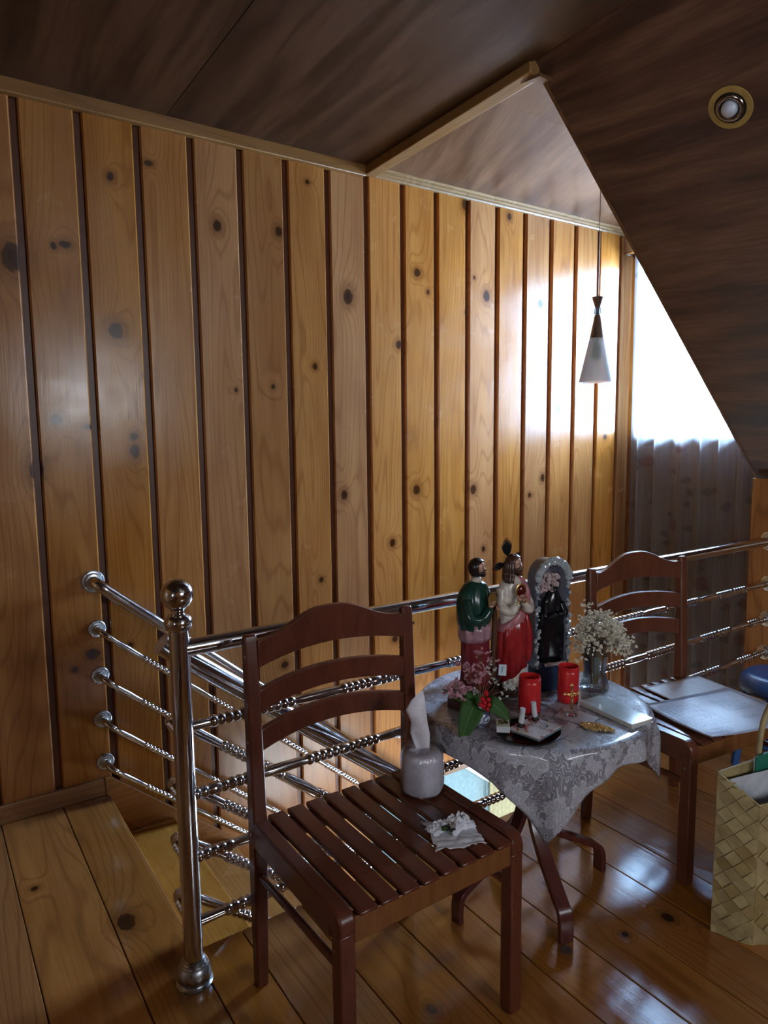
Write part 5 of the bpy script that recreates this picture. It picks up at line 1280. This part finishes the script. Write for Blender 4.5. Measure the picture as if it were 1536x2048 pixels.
for P2, h in ((bA, BH), (bB, .43), (bC, .48), (bD, .50)): vs += [(P2.x, P2.y, 0.002), (P2.x, P2.y, h-.004)]
m.add(vs, [(0, 2, 3, 1), (2, 4, 5, 3), (4, 6, 7, 5), (6, 0, 1, 7), (0, 6, 4, 2)]); lin = m.build('lining', 'weave', bag); thicken(lin, .0015, 1.0)
cell_ = .036
side(bA, bB, BH, .43, cell_, bag, .006); side(bB, bC, .43, .48, cell_, bag, .01)
m = MB(); rim = [Vector((bA.x, bA.y, BH)), Vector((bB.x, bB.y, .43)), Vector((bC.x, bC.y, .48)), Vector((bD.x, bD.y, .50)), Vector((bA.x, bA.y, BH))]
m.tube(rim, .004, 8, caps=False); m.build('rim_cord', 'weave', bag, smooth=True)
m = MB(); m.tube(bez([(.165, .088, .44), (.162, .090, .53), (.178, .088, .62), (.225, .084, .67), (.262, .082, .62), (.268, .080, .50)], 6), .0085, 9); m.build('handle', 'weave', bag, smooth=True)
cb = empty('white_carton', (1.905, .93, .06), 0, 'open white ribbed carton standing inside the woven bag', 'box'); cb['_local'] = 1
m = MB(); K = [(-.004, .088), (.032, .016), (.268, -.112), (.255, .034)]
vs = [(x, y, 0) for x, y in K]+[(x, y, z) for (x, y), z in zip(K, (.425, .345, .37, .42))]
m.add(vs, [(i, (i+1) % 4, 4+(i+1) % 4, 4+i) for i in range(4)]+[(3, 2, 1, 0)]); o = m.build('carton_body', 'cartonwhite', cb); thicken(o, .003, -1)
gf = empty('green_folder', (2.020, 1.0010, .062), R(-3), 'green card folder standing up behind the carton in the bag', 'folder'); gf['_local'] = 1
MB().box((0, 0, 0), (.12, .007, .462)).build('cover', 'greencard', gf, bevel=.001); MB().box((.004, .0075, .01), (.116, .012, .455)).build('sheets', 'paper', gf)

# ================================================================ BLUE PLASTIC STOOL
M['blue'] = plain('blue_plastic', (0.035, 0.13, 0.42), 0.25)
bs = empty('plastic_stool', (3.085, 1.43, 0), 0, 'blue plastic stool with rounded top behind the papers, cut by the right edge', 'stool'); bs['_local'] = 1
m = MB(); m.lathe([(.002, .430), (.12, .430), (.150, .424), (.170, .408), (.178, .385), (.180, .36), (.174, .36), (.166, .40), (.14, .418), (.002, .421)], 40); m.build('seat', 'blue', bs, smooth=True)
for k in range(4):
    a = R(45+90*k); c, s_ = math.cos(a), math.sin(a); m = MB(); m.tube([(c*.150, s_*.150, .385), (c*.185, s_*.185, 0)], [.026, .020], 4); m.build('leg', 'blue', bs, bevel=.004)
m = MB(); m.lathe([(.166, .18), (.172, .18), (.172, .205), (.166, .205)], 32, caps=False); m.build('leg_ring', 'blue', bs, auto=40)

# ================================================================ PENDANT LAMP
M['frost'] = None
t = NT('frosted_glass'); t.p(Base_Color=(0.80, 0.88, 0.95), Roughness=.4, Transmission_Weight=.55, IOR=1.3, Subsurface_Weight=.3, Subsurface_Scale=.02); M['frost'] = t.m
M['bronze'] = plain('brushed_bronze', (0.20, 0.15, 0.12), .35, .8); M['cord'] = plain('pale_cord', (0.30, 0.28, 0.22), .5)
LX, LY = 2.860, 2.30
pl = empty('pendant_lamp', (LX, LY, 2.76), 0, 'small cone pendant lamp with frosted glass shade hanging by the plank wall', 'lamp'); pl['_local'] = 1
zo = -2.76
m = MB(); m.lathe([(.002, 0), (.045, 0), (.045, -.010), (.030, -.022), (.004, -.024)], 28, (0, 0, 2.7675+zo)); m.build('ceiling_rose', 'bronze', pl, auto=40)
m = MB(); m.tube([(0, 0, 2.745+zo), (0, 0, 2.140+zo)], .0022, 8); m.build('cord', 'cord', pl, smooth=True)
m = MB(); m.lathe([(.002, 2.146), (.029, 2.146), (.027, 2.138), (.013, 2.096), (.002, 2.095)], 28, (0, 0, zo)); m.build('top_cup', 'bronze', pl, auto=40)
m = MB()
for k in range(8):
    a = 2*math.pi*k/8; m.ball((.0125*math.cos(a), .0125*math.sin(a), 2.079+zo), .0085, 8, 6, (1, 1, 1.9))
m.build('glass_collar', 'vglass', pl, smooth=True)
m = MB(); m.lathe([(.008, 2.094), (.009, 2.062), (.015, 2.060), (.036, 1.948), (.034, 1.946), (.010, 2.03), (.006, 2.09)], 32, (0, 0, zo)); m.build('metal_cone', 'bronze', pl, auto=40)
m = MB(); m.lathe([(.033, 1.951), (.036, 1.948), (.083, 1.738), (.081, 1.733), (.079, 1.738), (.033, 1.945)], 40, (0, 0, zo), caps=False); m.build('lamp_shade', 'frost', pl, auto=40)
m = MB(); m.lathe([(.002, 1.950), (.013, 1.948), (.014, 1.925), (.020, 1.905), (.026, 1.875), (.024, 1.855), (.014, 1.842), (.002, 1.838)], 24, (0, 0, zo)); m.build('bulb', 'bronze', pl, smooth=True)

# ================================================================ RECESSED DOWNLIGHT in the slope
nB = Vector((sB, 0, -1)).normalized(); nB = Vector((-abs(sB), 0, -1)).normalized()
cB = Vector((2.238, 1.300, zB(2.238)))
dl = empty('recessed_downlight', tuple(cB), 0, 'round recessed ceiling spotlight with pale ring and white bulb in the slope', 'lamp'); dl['_local'] = 1
M['ringtan'] = plain('raw_plywood_ring', (0.42, 0.28, 0.08), .6); M['dlblack'] = plain('black_recess', (0.004, 0.004, 0.005), .5); M['smoke'] = chrome('smoked_chrome', (0.30, 0.27, 0.25), .12); M['bulbw'] = plain('opal_bulb', (0.55, 0.60, 0.70), .25)
m = MB(); m.lathe([(.050, .0005), (.0685, .0005), (.0685, .005), (.050, .005)], 44, (0, 0, 0), nB, caps=False); m.build('outer_ring', 'ringtan', dl, auto=40)
m = MB(); m.lathe([(.002, .0008), (.052, .0008), (.052, .0035), (.002, .0030)], 40, (0, 0, 0), nB); m.build('recess', 'dlblack', dl, auto=40)
m = MB(); m.lathe([(.031, .004), (.045, .0035), (.043, .011), (.035, .014), (.030, .010)], 40, tuple(Vector((.0, .0, .0))), nB, caps=False); m.build('trim_ring', 'smoke', dl, auto=60)
m = MB(); m.ball(nB*.008, .026, 24, 14, (1, 1, 1)); m.build('bulb', 'bulbw', dl, smooth=True)

# ================================================================ CURTAIN
def curtainmat():
    t = NT('floral_sheer_curtain'); P = t.pos(); sp = t.n('SeparateXYZ'); t.set(sp.inputs[0], P)
    c2 = t.n('CombineXYZ'); t.set(c2.inputs[0], sp.outputs[1]); t.set(c2.inputs[1], sp.outputs[2]); q = c2.outputs[0]
    q2 = t.vm('ADD', q, t.vm('SCALE', t.vm('SUBTRACT', t.noise(q, 12.0, 2.0, .5, 1), (.5, .5, .5)), .06))
    def spots(scale, size, thr, off):
        vo = t.n('TexVoronoi', {'voronoi_dimensions': '2D'}, Scale=scale); t.set(vo.inputs['Vector'], t.vm('ADD', q2, (off, off*.7, 0)))
        sc = t.n('SeparateColor'); t.set(sc.inputs[0], vo.outputs['Color'])
        return t.math('MULTIPLY', t.rng(vo.outputs['Distance'], size*.7, size, 1, 0), t.math('GREATER_THAN', sc.outputs[0], thr))
    red = spots(4.5, .19, .45, 0.3); grn = spots(8.0, .20, .45, 1.9)
    fine = t.math('PINGPONG', t.math('MULTIPLY', sp.outputs[1], 420.0), .5)
    c = t.mix(t.rng(t.noise(t.vm('MULTIPLY', q, (90, 3, 1)), 1.0, 2.0), .3, .7), (0.22, 0.215, 0.22), (0.32, 0.31, 0.31))
    c = t.mix(t.math('MULTIPLY', grn, .75), c, (0.08, 0.08, 0.078)); c = t.mix(t.math('MULTIPLY', red, .8), c, (0.17, 0.05, 0.055))
    t.set(t.b.inputs['Base Color'], c); t.b.inputs['Roughness'].default_value = .9; t.b.inputs['Specular IOR Level'].default_value = .1
    tl = t.n('BsdfTranslucent'); t.set(tl.inputs[0], t.mix(.5, c, (0.72, 0.86, 1.0)))
    tr = t.n('BsdfTransparent', None, Color=(0.9, 0.93, 1, 1)); m1 = t.n('MixShader'); m2 = t.n('MixShader')
    m1.inputs[0].default_value = .55; t.t.links.new(t.b.outputs[0], m1.inputs[1]); t.t.links.new(tl.outputs[0], m1.inputs[2])
    m2.inputs[0].default_value = .25; t.t.links.new(m1.outputs[0], m2.inputs[1]); t.t.links.new(tr.outputs[0], m2.inputs[2]); t.t.links.new(m2.outputs[0], t.out.inputs[0]); return t.m
M['curtain'] = curtainmat()
cu = empty('floral_curtain', (3.90, 2.35, 2.60), 0, 'long sheer grey curtain printed with roses over the bright window', 'curtain')
m = MB(); CY0, CY1, CZ0, CZ1 = 1.90, 2.846, -.335, 2.60
def cf_(u, v):
    y = lerp(CY1, CY0, u); z = lerp(CZ1, CZ0, v); ph = u*46+.9*math.sin(u*9)+.25*math.sin(v*2.5+u*5)
    amp = .026+.010*math.sin(u*13); x = 3.900+amp*math.sin(ph)+.008*math.sin(ph*2.3+v)
    return (x, y+.008*math.cos(ph), z)
m.grid(cf_, 260, 26); o = m.build('cloth', 'curtain', cu, smooth=True)
m = MB(); m.tube([(3.90, 1.88, 2.615), (3.90, 2.93, 2.615)], .010, 12); m.build('curtain_rod', 'chrome', cu, auto=50)
for yy in (1.885, 2.925):
    m = MB(); m.tube([(3.90, yy, 2.615), (3.999, yy, 2.615)], .007, 8); m.build('bracket', 'chrome', cu, smooth=True)
